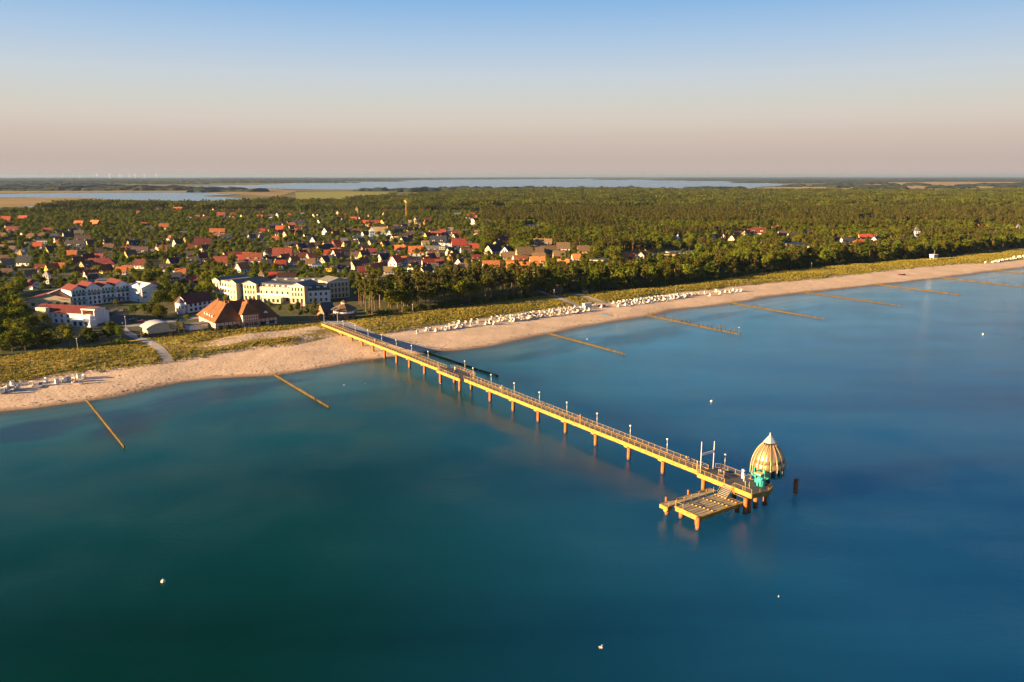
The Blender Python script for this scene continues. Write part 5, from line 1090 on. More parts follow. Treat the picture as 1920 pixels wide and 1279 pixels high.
east = (PXY[:,0] > 1000) & belt; kind = np.where(east & (r > .30), 'broad', kind); kind = np.where(east & (r > .70), 'shrub', kind)
woods = ~belt & ~town & ~thick & (PXY[:,0] > 860)
kind = np.where(woods & (blot + (PXY[:,1] < 425) * .9 + RNG.normal(0, .35, len(X)) > .35), 'pine', kind)
kind = np.where(thick & (r > .55), 'shrub', kind); kind = np.where(low & woods, 'broad', kind)
kind = np.where(town & (r > .93), 'spruce', kind); kind = np.where(town & (r < .03), 'poplar', kind)
sc_ = np.where(kind == 'shrub', RNG.uniform(.9, 1.5, len(X)), RNG.uniform(.75, 1.1, len(X)))
sc_ = np.where(town & (kind != 'shrub'), RNG.uniform(.40, .85, len(X)), sc_); sc_ = np.where(thick & (kind == 'broad'), RNG.uniform(.62, .95, len(X)), sc_)
sc_ = np.where(belt & (kind == 'pine') & ~east, RNG.uniform(1.0, 1.25, len(X)), sc_); sc_ = np.where(belt & (kind == 'broad') & ~east, RNG.uniform(1.15, 1.45, len(X)), sc_); sc_ = np.where(east, sc_ * np.where(kind == 'broad', 1.25, 1.08), sc_)
sc_ = np.where(low & ~belt & ~town & ~thick, sc_ * .5, sc_)
# shrubs along the seaward foot of the belts
SZ = lambda s, a, b: 'short ' if s < a else 'tall ' if s > b else ''
def landmark(x):
    for lim, w in ((1075, 'behind the thatched hut'), (1170, 'behind the red boat'), (1290, 'behind the dense chair rows'), (1400, 'behind the last chairs'), (1540, 'behind the groyne with tall posts'), (1680, 'behind the bare dune gap'), (1790, 'behind the lifeguard cabin')):
        if x < lim: return w
    return 'behind the far chair row'
def tree_label(k, i):
    x, y = PXY[i]
    if k == 'pine':
        if belt[i] and x < 1010: return ('tall pine with bare orange trunk at the dune edge beside the pier cafe', 'pines of the grove beside the pier cafe') if inl[i] < 14 else (f'{SZ(sc_[i], 1.08, 1.17)}dark pine deep inside the grove beside the pier cafe',)*2
        if belt[i]: q = f'{SZ(sc_[i], .92, 1.08)}dark pine in the dune belt {landmark(x)}'; return (q, q)
        q = f'{SZ(sc_[i], .85, 1.0)}pine in the inland wood {landmark(x) if x > 1000 else where_town(x, 500)}'; return (q, q)
    if k == 'shrub':
        if thick[i]: return ('dark dense shrub in the thicket before the red roofed hotel', 'shrubs of the thicket before the red roofed hotel')
        q = f'{SZ(sc_[i], 1.1, 1.45)}green shrub in the tree belt {landmark(x)}'; return (q, q)
    if thick[i]: return ('low dark broadleaf tree in the thicket before the red roofed hotel', 'trees of the thicket before the red roofed hotel')
    if belt[i]: q = f'{SZ(sc_[i], 1.05, 1.3)}round broadleaf tree in the dune belt {landmark(x) if x > 1000 else "beside the pier cafe"}'; return (q, q)
    if town[i]:
        w = where_town(x, y); nm = dict(broad='rounded green garden tree', poplar='tall slender poplar', spruce='dark pointed spruce')[k]
        return (f'{nm} between the houses {w}', f'{nm}s {w}')
    q = f'{SZ(sc_[i], .85, 1.0)}round broadleaf tree inland {landmark(x) if x > 1000 else where_town(x, 500)}'; return (q, q)
for k in ('broad', 'pine', 'shrub', 'spruce', 'poplar'):
    ii = np.where(kind == k)[0]; ii = ii[np.argsort(np.hypot(X[ii], Y[ii]))]
    # of those in view take the nearest 300 as individuals
    seen = [i for i in ii if -10 < PXY[i,0] < 1930]; solo = set(seen[:290])
    for i in seen[:290]: place_tree(k, X[i], Y[i], float(sc_[i]), *tree_label(k, i))
    rest = [i for i in ii if i not in solo]
    if rest:
        Z = height(S_[rest], T_[rest]); nice = dict(broad='broadleaf_wood', pine='pine_wood', shrub='shrub_cover', spruce='spruce_wood', poplar='poplar_wood')[k]
        lab = dict(broad='broadleaf tree cover filling village gardens and the woods behind the belt', pine='dense pine wood stretching inland behind the coastal belt', shrub='low green shrub cover between the trees', spruce='dark pointed spruce cover scattered in the village', poplar='slender poplar cover scattered in the village')[k]
        scatter(nice, lab, 'woodland', k, np.stack([X[rest], Y[rest], Z], 1), sc_[rest], len(KIT[k]))
# far forest as patches
xs, ys = [], []
yy = 1750.0
while yy < 5600:
    st = 19 + (yy - 1750) * .002; x = np.arange(-yy * .70, yy * .70, st); xs.append(x + RNG.uniform(-6, 6, len(x))); ys.append(np.full(len(x), yy) + RNG.uniform(-6, 6, len(x))); yy += st * .92
X2, Y2 = np.concatenate(xs), np.concatenate(ys); P2 = np.array([PX(x, y, 2.3) for x, y in zip(X2, Y2)])
FOREST = [[(742,375),(860,360),(1000,358),(1200,358),(1440,360.5),(1700,360),(1990,358.5),(1990,420),(700,420),(640,400),(620,384),(740,370)],
          [(40,404),(60,400),(110,391),(150,386),(250,388),(320,388),(440,386),(520,380),(560,383),(610,384),(740,378),(780,402),(400,402),(40,406)]]
ok = np.zeros(len(X2), bool)
for q in FOREST: ok |= inpoly(P2, q)
for q in NOTREE: ok &= ~inpoly(P2, q)
for hx, hy, hr in HA: ok &= (X2 - hx) ** 2 + (Y2 - hy) ** 2 > (hr + 12) ** 2
ok &= (np.abs(wob(X2, Y2 * .8, .05) - .12) > .022) & (RNG.random(len(X2)) > .05)
X2, Y2 = X2[ok], Y2[ok]
scatter('pine_forest', 'wide dark pine forest spreading from the village to the lagoon', 'forest', 'patch', np.stack([X2, Y2, np.full(len(X2), 2.3)], 1), RNG.uniform(.6, 1.2, len(X2)) * (1 + .22 * wob(X2, Y2, .08) + .12 * wob(X2 + 500, Y2, .3)), 6)
# ------------------------------------------------------------------ trees standing singly around the landmarks
for k, x, y, s, lab in (('pine',577,606,.62,'short leaning pine on the lawn between spa house and pier'),('pine',586,607,.6,'short leaning pine on the lawn between spa house and pier'),('pine',597,603,.58,'short leaning pine on the lawn between spa house and pier'),('pine',566,604,.5,'short leaning pine on the lawn between spa house and pier'),
    ('broad',560,590,.55,'rounded tree in the garden before the cream hotel terrace'),('broad',545,592,.5,'rounded tree in the garden before the cream hotel terrace'),('broad',525,588,.45,'rounded tree in the garden before the cream hotel terrace'),('broad',508,580,.4,'rounded tree in the garden before the cream hotel terrace'),
    ('spruce',590,578,.8,'dark pointed conifer before the slate link wing of the cream hotel'),('spruce',454,570,.6,'small dark conifer at the corner of the cream hotel'),('broad',424,572,.5,'round tree before the west wing of the cream hotel'),('broad',412,568,.5,'round tree before the west wing of the cream hotel'),
    ('broad',252,596,.6,'broad green tree on the street before the red roofed hotel'),('broad',268,592,.6,'broad green tree on the street before the red roofed hotel'),('broad',284,588,.55,'broad green tree on the street before the red roofed hotel'),('broad',300,592,.5,'broad green tree on the street before the red roofed hotel'),('broad',218,575,.4,'small street tree in the forecourt of the red roofed hotel'),
    ('broad',318,580,.75,'dense tree between the red roofed hotel and the villa'),('broad',308,572,.8,'dense tree between the red roofed hotel and the villa'),('broad',330,566,.8,'dense tree between the red roofed hotel and the villa'),('pine',322,634,.42,'low pine beside the curved roof pavilion'),('pine',336,632,.45,'low pine beside the curved roof pavilion'),('pine',346,630,.4,'low pine beside the curved roof pavilion'),
    ('broad',352,604,.4,'small tree behind the white shed'),('broad',212,596,.38,'small street tree in the forecourt of the red roofed hotel'),('broad',600,586,.5,'round tree between cream hotel and cafe'),('shrub',622,584,.7,'low bush between cream hotel and cafe')):
    g = G(x, y, 2.6); place_tree(k, g.x, g.y, s, lab, 'landmark trees: ' + lab)
for x, y, s in ((221,646,.8),(233,646,.75)):
    g = GG(x, y); t = place_tree('shrub', g.x, g.y, s, 'pale silvery rounded willow bush beside the footpath', 'pale willow bushes beside the footpath')
    set_mat(t.children[1], M_PALE)
for x, y in [(262 + 12*i, 636 - 2.2*i) for i in range(10)] + [(382 + 14*i, 626 - 1.5*i) for i in range(9)]:
    g = GG(x, y - 3); place_tree('shrub', g.x, g.y, RNG.uniform(.35, .55), 'clipped low hedge bush between the dune grass and the promenade', 'hedge bushes along the promenade')
# understorey row at the seaward foot of the belts
rows = [i for i in range(0)]
s0 = np.arange(-20, 760, 3.4); t0 = tree_t(s0) + RNG.uniform(-1.5, 7, len(s0)); pts = []
for s, t in zip(s0, t0):
    x, y = XY(s, t); px, py = PX(x, y, 2.8)
    if px < 640 or px > 1960 or (1005 < px < 1075) or 1085 < px < 1110 or (px < 700): continue
    pts.append((x, y, ground_z(x, y) - .2))
pts += [(p[0] - 4 * CU.x + 5 * CN.x, p[1] + 5 * CN.y - 2, p[2]) for p in pts[::2]]
scatter('undergrowth', 'continuous green undergrowth along the seaward foot of the tree belt', 'undergrowth', 'shrub', np.array(pts), RNG.uniform(.55, 1.05, len(pts)), 4)
s0 = np.arange(-400, -120, 2.6); pts = []
for s in s0:
    for dt in (0, 5, 11):
        x, y = XY(s, tree_t(s) + dt + RNG.uniform(-1, 2)); px, py = PX(x, y, 2.8)
        if -30 < px < 246: pts.append((x, y, ground_z(x, y) - .2))
if pts: scatter('thicket_undergrowth', 'dark low bushes filling the foot of the thicket', 'undergrowth', 'shrub', np.array(pts), RNG.uniform(.7, 1.2, len(pts)), 4)

# ------------------------------------------------------------------ marram grass on the dune (uncountable)
M_GRASS = leaf_mat('marram_grass', (.185,.165,.03), (.30,.24,.05), .0, .0); M_GRASSG = leaf_mat('green_dune_grass', (.13,.14,.02), (.23,.21,.04), .0, .0)
def tufts(name, label, n, accept, m, size):
    S = RNG.uniform(-300, 900, n); a, b = foot_t(S), tree_t(S); Tt = a + (b - a) * RNG.uniform(-.04, 1.0, n); X, Y = S * CU.x + Tt * CN.x, S * CU.y + Tt * CN.y
    dz = 3.0 - CAM_H; f = Y * CT - dz * ST; P = np.stack([960 + F_PX * X / f, 639.5 + F_PX * (-Y * ST - dz * CT) / f], 1); u = (Tt - a) / np.maximum(b - a, 1)
    k = accept(P, u, S, Tt) & (P[:,0] > -40) & (P[:,0] < 1980); X, Y, S, Tt = X[k], Y[k], S[k], Tt[k]; Z = height(S, Tt) - .05; n = len(X); VV = []
    for j in range(4):
        an = RNG.uniform(0, 6.28, n); w = RNG.uniform(.35, .7, n) * size; hh = RNG.uniform(.5, 1.05, n) * size; ox, oy = RNG.normal(0, .3, n) * size, RNG.normal(0, .3, n) * size; lean = RNG.normal(0, .3, (2, n)) * size + np.array([[.18], [.05]]) * size
        c, s = np.cos(an) * w / 2, np.sin(an) * w / 2
        VV.append(np.stack([np.stack([X+ox-c, Y+oy-s, Z], 1), np.stack([X+ox+c, Y+oy+s, Z], 1), np.stack([X+ox+lean[0]+c*.7, Y+oy+lean[1]+s*.7, Z+hh], 1), np.stack([X+ox+lean[0]-c*.7, Y+oy+lean[1]-s*.7, Z+hh*.85], 1)], 1).reshape(-1, 3))
    V = np.concatenate(VV); return tag(link(name, np_mesh(name, V, np.arange(len(V)).reshape(-1, 4), m)), label, 'grass', kind='stuff')
PATHS = [[(228,640),(262,632),(295,640),(330,680),(310,682),(280,650)], [(610,600),(650,603),(712,628),(690,632),(600,615)], [(1010,545),(1095,574),(1080,578),(1005,550)], [(1058,546),(1148,570),(1135,575),(1055,551)]]
BLOW = [[(340,652),(430,632),(520,620),(598,610),(615,620),(560,634),(480,642),(400,656)], [(548,640),(612,612),(655,622),(650,640),(560,655)]]
def base_ok(P, u, S, Tt):
    k = np.ones(len(P), bool)
    for q in PATHS + BLOW: k &= ~inpoly(P, q)
    return k
tufts('marram_grass', 'golden marram grass covering the dune ridge', 52000, lambda P, u, S, T: base_ok(P, u, S, T) & (u > .04 + .10 * (wob(S, T, 2.2) + .3)) & (RNG.random(len(P)) < .35 + .5 * (wob(S, T, .9) > -.3)), M_GRASS, .72)
tufts('dune_grass', 'green grass patches at the front of the dune', 22000, lambda P, u, S, T: base_ok(P, u, S, T) & (u < .55) & (u > -.02 + .14 * wob(S, T, 2.6)) & (wob(S + 90, T, 1.6) > -.1), M_GRASSG, .7)

# ------------------------------------------------------------------ groynes
M_GPOST = mat('mossy_groyne_wood', (.16,.105,.035), .9, col2=(.07,.052,.022), scale=.8, rnd=.3)
gp = MB().cyl((0,0,-2.2),(0,0,0), .26, .24, 6).mesh('post', M_GPOST); gpt = MB().cyl((0,0,-2.2),(0,0,0), .22, .16, 6).mesh('post', M_GPOST)
GRO = [((163,751),(233,838),'before the sparse beach chairs left of the footpath',0),((515,703),(616,763),'between the footpath and the pier',0),((797,661),(934,706),'close beside the pier on its far side',0),((1028,625),(1172,664),'with one broken seaward end, second beyond the pier',0),
    ((1212,591),(1387,627),'with tall standing posts along its length',1),((1372,568),(1549,599),'next beyond the one with tall posts',0),((1506,548),(1693,574),'second beyond the one with tall posts',0),((1644,533),(1800,553),'third beyond the one with tall posts, by the overturned boat',0),((1763,520),(1918,538),'below the lifeguard cabin',0),((1866,507),(1960,517),'below the far row of beach chairs',0)]
for (p0, p1, wh, tall) in GRO:
    a, b = G(*p0, .3), G(*p1, .3); L = (b - a).length; n = min(150, int(L / .42)); t = thing('groyne', f'mossy timber groyne {wh}', 'groyne', (a.x, a.y, 0), 0, None)
    d = b - a; gap = [RNG.uniform(.75, .95) for _ in range(3)]
    for i in range(n):
        f = i / (n - 1)
        if f > .9 and RNG.random() < .35: continue
        if any(abs(f - q) < .004 for q in gap): continue
        link('post', gp, t, (d.x*f + RNG.normal(0, .04), d.y*f + RNG.normal(0, .04), max(.8, ground_z(a.x+d.x*f, a.y+d.y*f)+.45) + RNG.normal(0, .09)))
    if tall:
        for i in range(22):
            f = .02 + .97 * i / 21; link('tall_post', gpt, t, (d.x*f + .3, d.y*f + .25, 2.3 + RNG.normal(0, .2) + (.8 if i > 15 else 0)))
            if i > 3: MB().bar((d.x*f+1.4, d.y*f+1.0, .2), (d.x*f+.35, d.y*f+.3, 1.5), .18).build('brace', M_GPOST, t)

# ------------------------------------------------------------------ hooded beach chairs
M_WICK = mat('white_wicker', (.62,.59,.54), .7, var=.08, scale=6)
LINE = dict(white=mat('lining_white', (.70,.68,.64), .8), yellow=mat('lining_yellow', (.72,.46,.06), .8), blue=mat('lining_blue', (.10,.22,.48), .8))
cb = MB().box(-.62,.62,-.45,.45,.08,.46).mesh('base', M_WICK)
hood = MB(); pr = [(.42,.44),(.50,.95),(.44,1.35),(.20,1.62),(-.14,1.66),(-.36,1.52)]       # back and canopy, seen from the side (y,z)
for (y0,z0),(y1,z1) in zip(pr[:-1], pr[1:]): hood.add([(-.64,y0,z0),(.64,y0,z0),(.64,y1,z1),(-.64,y1,z1),(-.64,y0+.07,z0+.03),(.64,y0+.07,z0+.03),(.64,y1+.07,z1+.05),(-.64,y1+.07,z1+.05)], [(0,3,2,1),(4,5,6,7),(0,1,5,4),(1,2,6,5),(2,3,7,6),(3,0,4,7)])
hood = hood.mesh('hood', M_WICK)
side = MB()
for s in (-.64, .59):
    q = [(-.42,.46),(.42,.46),(.50,.95),(.44,1.35),(.20,1.60),(-.10,1.62),(-.02,1.2),(-.30,.85)]; m_ = len(q)
    side.add([(s,y,z) for y, z in q] + [(s+.05,y,z) for y, z in q], [tuple(range(m_)), tuple(range(2*m_-1, m_-1, -1))] + [(i, m_+i, m_+(i+1)%m_, (i+1)%m_) for i in range(m_)])
side = side.mesh('side_panel', M_WICK); lin_m = MB().box(-.57,.57,.28,.40,.50,1.30).box(-.57,.57,-.40,.28,.47,.58).mesh('lining', LINE['white']); foot_m = MB().box(-.5,.5,-.95,-.50,.08,.34).mesh('footrest', M_WICK)
CHN = [0]
def chair(px, py, lin_c, where):
    g = GG(px, py); ff = int(RNG.integers(4)); face = (R(200), R(240), R(285), R(150))[ff] + RNG.normal(0, .15); w_ = ('facing the sun', 'facing along the beach', 'facing the sea', 'turned towards the dune')[ff]
    lb = f'white beach chair, {lin_c} lining, {w_}, {where}'; t = thing('beach_chair', lb, 'beach chair', g, face + math.pi/2, lb, (1.12,)*3)
    link('base', cb, t); link('hood', hood, t); link('side_panels', side, t); o = link('lining', lin_m, t); set_mat(o, LINE[lin_c]); link('footrest', foot_m, t)
wL, wM, wD, wE, wF = 'left of the footpath', 'beside the pier ramp', 'below the dune paths', 'past the red boat', 'below the lifeguard cabin'
for x, y, c in ((15,625,'white'),(32,608,'white'),(60,602,'blue'),(80,585,'white'),(125,587,'white'),(180,577,'blue'),(125,542,'yellow'),(205,537,'yellow'),(315,548,'white'),(410,547,'blue'),(462,509,'blue'),(570,518,'white'),(645,508,'white'),(690,490,'white'),(738,507,'yellow'),(790,466,'white'),(838,478,'white'),(810,524,'white')): chair(x/5.33, 620+y/5.33+1.5, c, wL)
for x, y, c in ((765,768,'white'),(850,745,'white'),(890,740,'white'),(948,750,'white'),(1005,745,'white'),(1047,733,'blue'),(1080,703,'white'),(1098,725,'blue'),(1120,685,'white'),(1155,715,'white'),(1172,672,'white'),(1215,708,'yellow'),(1242,677,'white'),(1302,655,'white'),(1302,695,'white'),(1360,655,'white'),(1360,690,'white'),(1445,680,'yellow'),(1490,668,'white'),(1525,683,'white'),(1502,630,'white'),(1557,625,'white'),(1595,618,'white'),(1578,650,'yellow'),(1615,643,'yellow'),(1650,625,'blue'),(1690,648,'yellow'),(1700,608,'white'),(1730,643,'yellow'),(1770,604,'white'),(1775,633,'yellow'),(1825,605,'white'),(1810,634,'white'),(1845,590,'white'),(1870,620,'white'),(1890,585,'white'),(1915,575,'white'),(1915,613,'yellow')): chair(640+x/5.33, 480+y/5.33+1, c, wM)
def rowc(x0, y0, x1, y1, n, where, cols, k=4.0, ox=960, oy=430):
    for i in range(n): f = i/(n-1); chair(ox+(x0+(x1-x0)*f+RNG.normal(0,4))/k, oy+(y0+(y1-y0)*f+RNG.normal(0,3))/k, RNG.choice(cols), where)
rowc(15,692,575,612,19,wD,['white','white','yellow','yellow']); rowc(5,668,540,596,17,wD,['white','white','blue','yellow']); rowc(80,650,470,592,11,wD,['white','white','blue'])
rowc(762,560,1360,494,24,wE,['white','white','white','yellow']); rowc(850,572,1300,512,17,wE,['white']); rowc(940,540,1240,505,11,wE,['white'])
for x, y in ((672,585),(800,578),(1392,492),(1450,482),(1482,498),(1525,466),(1540,470),(1560,484),(1600,470),(1637,474),(1658,458),(1686,470),(1720,465)): chair(960+x/4, 430+y/4+.5, 'white', wE)
rowc(1700,416,1915,382,13,wF,['white'],3.69,1400,380); rowc(1720,410,1915,378,11,wF,['white'],3.69,1400,380); chair(1400+1650/3.69, 380+420/3.69, 'white', wF)

# ------------------------------------------------------------------ things lying on the beach
b = thing('storage_container', 'pale boxy storage container on the sand below the dune paths', 'container', GG(1101, 576), .6); MB().box(-3,3,-1.2,1.2,0,2.5).build('body', mat('container_cream', (.62,.58,.48), .6, var=.1), b); MB().box(-3.05,-3.005,-1,1,.1,2.3).build('door', M_GALV, b); MB().box(-3.1,3.1,-1.3,1.3,2.5,2.6).build('roof', M_GALV, b)
def boat(label, loc, rz, m, L=5.0):
    t = thing('rowing_boat', label, 'boat', loc, rz); v, f = [], []; n = 8
    for i in range(n+1):
        u = i/n; w = .85*math.sin(math.pi*min(.93, .12+.85*u))**.6*(1 if u < .9 else .3); x = (u-.5)*L
        v += [(x,-w,.75+.2*u*u),(x,-w*.75,.25),(x,0,.05),(x,w*.75,.25),(x,w,.75+.2*u*u)]
    for i in range(n):
        for j in range(4): a = i*5+j; f.append((a,a+5,a+6,a+1))
    h = MB().add(v, f).build('hull', m, t, True); so = h.modifiers.new('thickness', 'SOLIDIFY'); so.thickness = .07
    for x in (-1.2, .4): MB().box(x-.15,x+.15,-.7,.7,.5,.56).build('thwart', M_DOOR, t)
boat('red rowing boat drawn up on the sand beside the container', GG(1128, 574), .25, mat('boat_red', (.50,.05,.035), .5)); boat('second small white boat on the sand behind the red boat', GG(1114, 573), .5, M_WHITE, 3.5)
boat('dark red boat lying on the sand between two far groynes', GG(1691, 516), .3, mat('boat_maroon', (.16,.03,.04), .6), 7.0)
mt = thing('beach_mat', 'bright blue roll out mat lying across the sand', 'mat', GG(1137, 590.5), 0); a, c_ = GG(1127, 588), GG(1148, 592.5); MB().bar(a - mt.location + Vector((0,0,.1)), c_ - mt.location + Vector((0,0,.12)), 1.6, .08).build('mat', mat('mat_blue', (.03,.22,.55), .6), mt)
M_LOG = mat('driftwood', (.20,.14,.09), .9, var=.3, scale=2)
V_, Q_ = [], []; 
for _ in range(900):      # seaweed and litter line
    s = RNG.uniform(-160, 520); t = shore_t(s) + abs(RNG.normal(0, 1)) * 4.5 + 2.5 + (RNG.random() < .2) * RNG.uniform(0, 25); x, y = XY(s, t); z = ground_z(x, y) + .02; n0 = len(V_); an = RNG.uniform(0, 3.14); w = RNG.uniform(.2, .9); c, q = math.cos(an)*w, math.sin(an)*w
    V_ += [(x-c, y-q, z), (x+q*.4, y-c*.4, z), (x+c, y+q, z), (x-q*.4, y+c*.4, z), (x, y, z+.1+.12*RNG.random())]; Q_ += [(n0,n0+1,n0+4),(n0+1,n0+2,n0+4),(n0+2,n0+3,n0+4),(n0+3,n0,n0+4)]
me = bpy.data.meshes.new('wrack'); me.from_pydata(V_, [], Q_); me.materials.append(M_LOG); tag(link('wrack_line', me), 'dark seaweed and driftwood scattered along the waterline', 'seaweed', kind='stuff')

# ------------------------------------------------------------------ buoys, gulls
M_BUOY = mat('buoy_white', (.80,.78,.72), .4); M_GULL = mat('gull_white', (.80,.79,.77), .7); M_GWING = mat('gull_grey_wing', (.30,.31,.33), .7)
def buoy(px, py, where):
    t = thing('buoy', f'white round mooring buoy floating {where}', 'buoy', G(px, py, 0)); MB().lathe([(0,-.4),(.38,-.25),(.46,0),(.40,.28),(.22,.46),(0,.5)], 14).build('float', M_BUOY, t, True); MB().lathe([(.465,-.02),(.465,.08)], 14).build('band', mat('buoy_yellow', (.7,.4,.04), .5), t, True); MB().cyl((0,0,.48),(0,0,.75), .06).build('ring_post', M_GALV, t)
buoy(306, 1091, 'on the open dark green water off the left beach'); buoy(1334, 753, 'midway between pier and tall post groyne'); buoy(1843, 627, 'far off the groynes on the pale blue water')
def gull(loc, rz, fly, label, group=None, s=1.0):
    t = thing('gull', label, 'bird', loc, rz, group, (s,)*3); MB().lathe([(0,-.26),(.05,-.22),(.10,-.05),(.09,.08),(.05,.18),(.06,.24),(.04,.31),(0,.33)], 8).build('body', M_GULL, t, True).rotation_euler = (R(-90), 0, 0)
    MB().cyl((0,.32,.0),(0,.40,-.02), .022, .008, 5).build('beak', mat('gull_beak', (.7,.4,.05), .5), t)
    if fly:
        for s_ in (-1, 1): MB().add([(0,.10,.04),(0,-.10,.04),(s_*.32,-.06,.20),(s_*.32,.12,.20),(s_*.66,-.10,.12),(s_*.64,-.02,.13),(0,.10,.02),(0,-.10,.02),(s_*.32,-.06,.18),(s_*.32,.12,.18)], [(0,1,2,3),(3,2,4,5),(9,8,7,6),(9,5,4,8)]).build('wing', M_GWING, t)
    else:
        MB().add([(-.11,.1,.05),(.11,.1,.05),(.06,-.34,.03),(-.06,-.34,.03),(0,0,.13)], [(0,1,4),(1,2,4),(2,3,4),(3,0,4)]).build('folded_wings', M_GWING, t)
gull((*G(1127, 1214, 6).xy, 6), 1.0, True, 'white gull gliding low over the dark open water', s=1.2)
for px, py, w in ((685,719,'before the beach end of the pier'),(645,722,'off the groyne between footpath and pier'),(826,719,'beside the pier bay piles'),(1460,1118,'on the open sea before the pier head')): gull(G(px, py, .06), RNG.uniform(0, 6), False, f'white gull resting on the water {w}', s=1.2)
for px, py, w in ((923,699,'close beside the pier'),(1386,614,'with the tall posts'),(1101,636,'second beyond the pier')): gull(G(px, py, 1.1), 1.0, False, f'white gull perched on the groyne {w}', s=1.3)
# ------------------------------------------------------------------ people
SKINM = mat('skin', (.55,.33,.22), .6); HAIRM = mat('hair_brown', (.10,.06,.035), .7); SHOEM = mat('shoes', (.04,.035,.03), .6)
CL = {n: mat('cloth_' + n, c, .85) for n, c in dict(white=(.75,.74,.72), red=(.5,.05,.05), navy=(.03,.05,.13), black=(.025,.025,.03), ochre=(.45,.26,.06), grey=(.28,.28,.3), blue=(.10,.22,.5), jeans=(.07,.11,.2), beige=(.5,.4,.28), pink=(.6,.25,.27)).items()}
def body_mesh(pose):
    if pose == 'walk': J = dict(hip=(0,0,.93), kl=(-.10,-.16,.52), al=(-.10,.05,.10), tl=(-.10,-.12,.05), kr=(.10,.10,.50), ar=(.10,.34,.14), tr=(.10,.22,.05), sl=(-.19,0,1.42), sr=(.19,0,1.42), el=(-.26,.12,1.15), wl=(-.25,-.04,.92), er=(.26,-.10,1.15), wr=(.24,-.26,.96))
    elif pose == 'stand': J = dict(hip=(0,0,.94), kl=(-.10,-.02,.5), al=(-.11,.02,.09), tl=(-.11,-.15,.05), kr=(.10,-.02,.5), ar=(.11,.02,.09), tr=(.13,-.15,.05), sl=(-.19,0,1.43), sr=(.19,0,1.43), el=(-.25,.03,1.14), wl=(-.24,-.08,.89), er=(.25,.0,1.14), wr=(.22,-.12,.90))
    elif pose == 'lean': J = dict(hip=(0,.10,.92), kl=(-.10,.06,.5), al=(-.11,.12,.09), tl=(-.11,-.05,.05), kr=(.10,.05,.5), ar=(.11,.14,.09), tr=(.12,-.03,.05), sl=(-.19,-.12,1.40), sr=(.19,-.12,1.40), el=(-.27,-.30,1.16), wl=(-.12,-.44,1.16), er=(.27,-.30,1.16), wr=(.12,-.44,1.16))
    else: J = dict(hip=(0,.05,.50), kl=(-.12,-.40,.50), al=(-.12,-.40,.09), tl=(-.12,-.56,.05), kr=(.12,-.40,.50), ar=(.12,-.38,.09), tr=(.13,-.55,.05), sl=(-.19,.12,.98), sr=(.19,.12,.98), el=(-.25,.0,.74), wl=(-.16,-.25,.62), er=(.25,.0,.74), wr=(.16,-.25,.62))
    h = Vector(J['hip']); sh = (Vector(J['sl']) + Vector(J['sr'])) / 2; neck = sh + Vector((0,-.01,.10)); head = neck + Vector((0,-.03,.13)); top = head + Vector((0,.0,.10))
    V, E_, Rd = [], [], []
    def v(p, r, par=None):
        V.append(tuple(p)); Rd.append(r); i = len(V) - 1
        if par is not None: E_.append((par, i))
        return i
    hp = v(h, .15); ch = v(h.lerp(sh, .55), .145, hp); st = v(sh, .12, ch); nk = v(neck, .055, st); hd = v(head, .095, nk); v(top, .07, hd)
    for s in 'lr':
        a = v(J['s' + s], .065, st); b = v(J['e' + s], .045, a); c = v(J['w' + s], .032, b); d = Vector(J['w' + s]) - Vector(J['e' + s]); v(Vector(J['w' + s]) + d.normalized() * .13, .026, c)
        x = -.10 if s == 'l' else .10; a = v(h + Vector((x, 0, -.08)), .095, hp); b = v(J['k' + s], .062, a); c = v(J['a' + s], .042, b); v(J['t' + s], .036, c)
    me = bpy.data.meshes.new('person_rig'); me.from_pydata(V, E_, []); o = bpy.data.objects.new('person_rig', me); COL.objects.link(o); m = o.modifiers.new('skin', 'SKIN'); sk = me.skin_vertices[0].data
    for i, r in enumerate(Rd): sk[i].radius = (r, r)
    sk[0].use_root = True; o.modifiers.new('sub', 'SUBSURF').levels = 1; dg = bpy.context.evaluated_depsgraph_get(); out = bpy.data.meshes.new_from_object(o.evaluated_get(dg)); bpy.data.objects.remove(o); bpy.data.meshes.remove(me); out.name = 'body'
    out.materials.clear()
    for mm in (CL['jeans'], CL['white'], SKINM, SHOEM): out.materials.append(mm)
    for p in out.polygons:
        c = p.center; hand = min((c - Vector(J['wl'])).length, (c - Vector(J['wr'])).length) < .15
        p.material_index = 2 if (c.z > neck.z - .03 or hand) else 3 if c.z < .10 else 1 if c.z > h.z + .04 or (pose == 'sit' and c.y > -.02 and c.z > .55) else 0
        p.use_smooth = True
    hair = MB().lathe([(.103,-.02),(.108,.03),(.095,.09),(.055,.14),(0,.155)], 10); hair.v = [(x + head.x, y + head.y + .015, z + head.z + .02) for x, y, z in hair.v]
    return out, hair.mesh('hair', HAIRM, True)
BODY = {p: body_mesh(p) for p in ('walk', 'stand', 'lean', 'sit')}
def person(a, b, rz, pose, top, legs, where, z=None, pos=None):
    verb = dict(walk='walking', stand='standing', lean='leaning', sit='sitting')[pose]
    t = thing('person', f'person in {top} top and {legs} trousers {verb} {where}', 'person', pos if pos is not None else pw(a, b, deck_z(a) + .01), PROT + rz if pos is None else rz)
    me, hr = BODY[pose]; o = link('body', me, t)
    for i, m in ((0, CL[legs]), (1, CL[top])): o.material_slots[i].link = 'OBJECT'; o.material_slots[i].material = m
    link('hair', hr, t); return t
E2 = R(90)
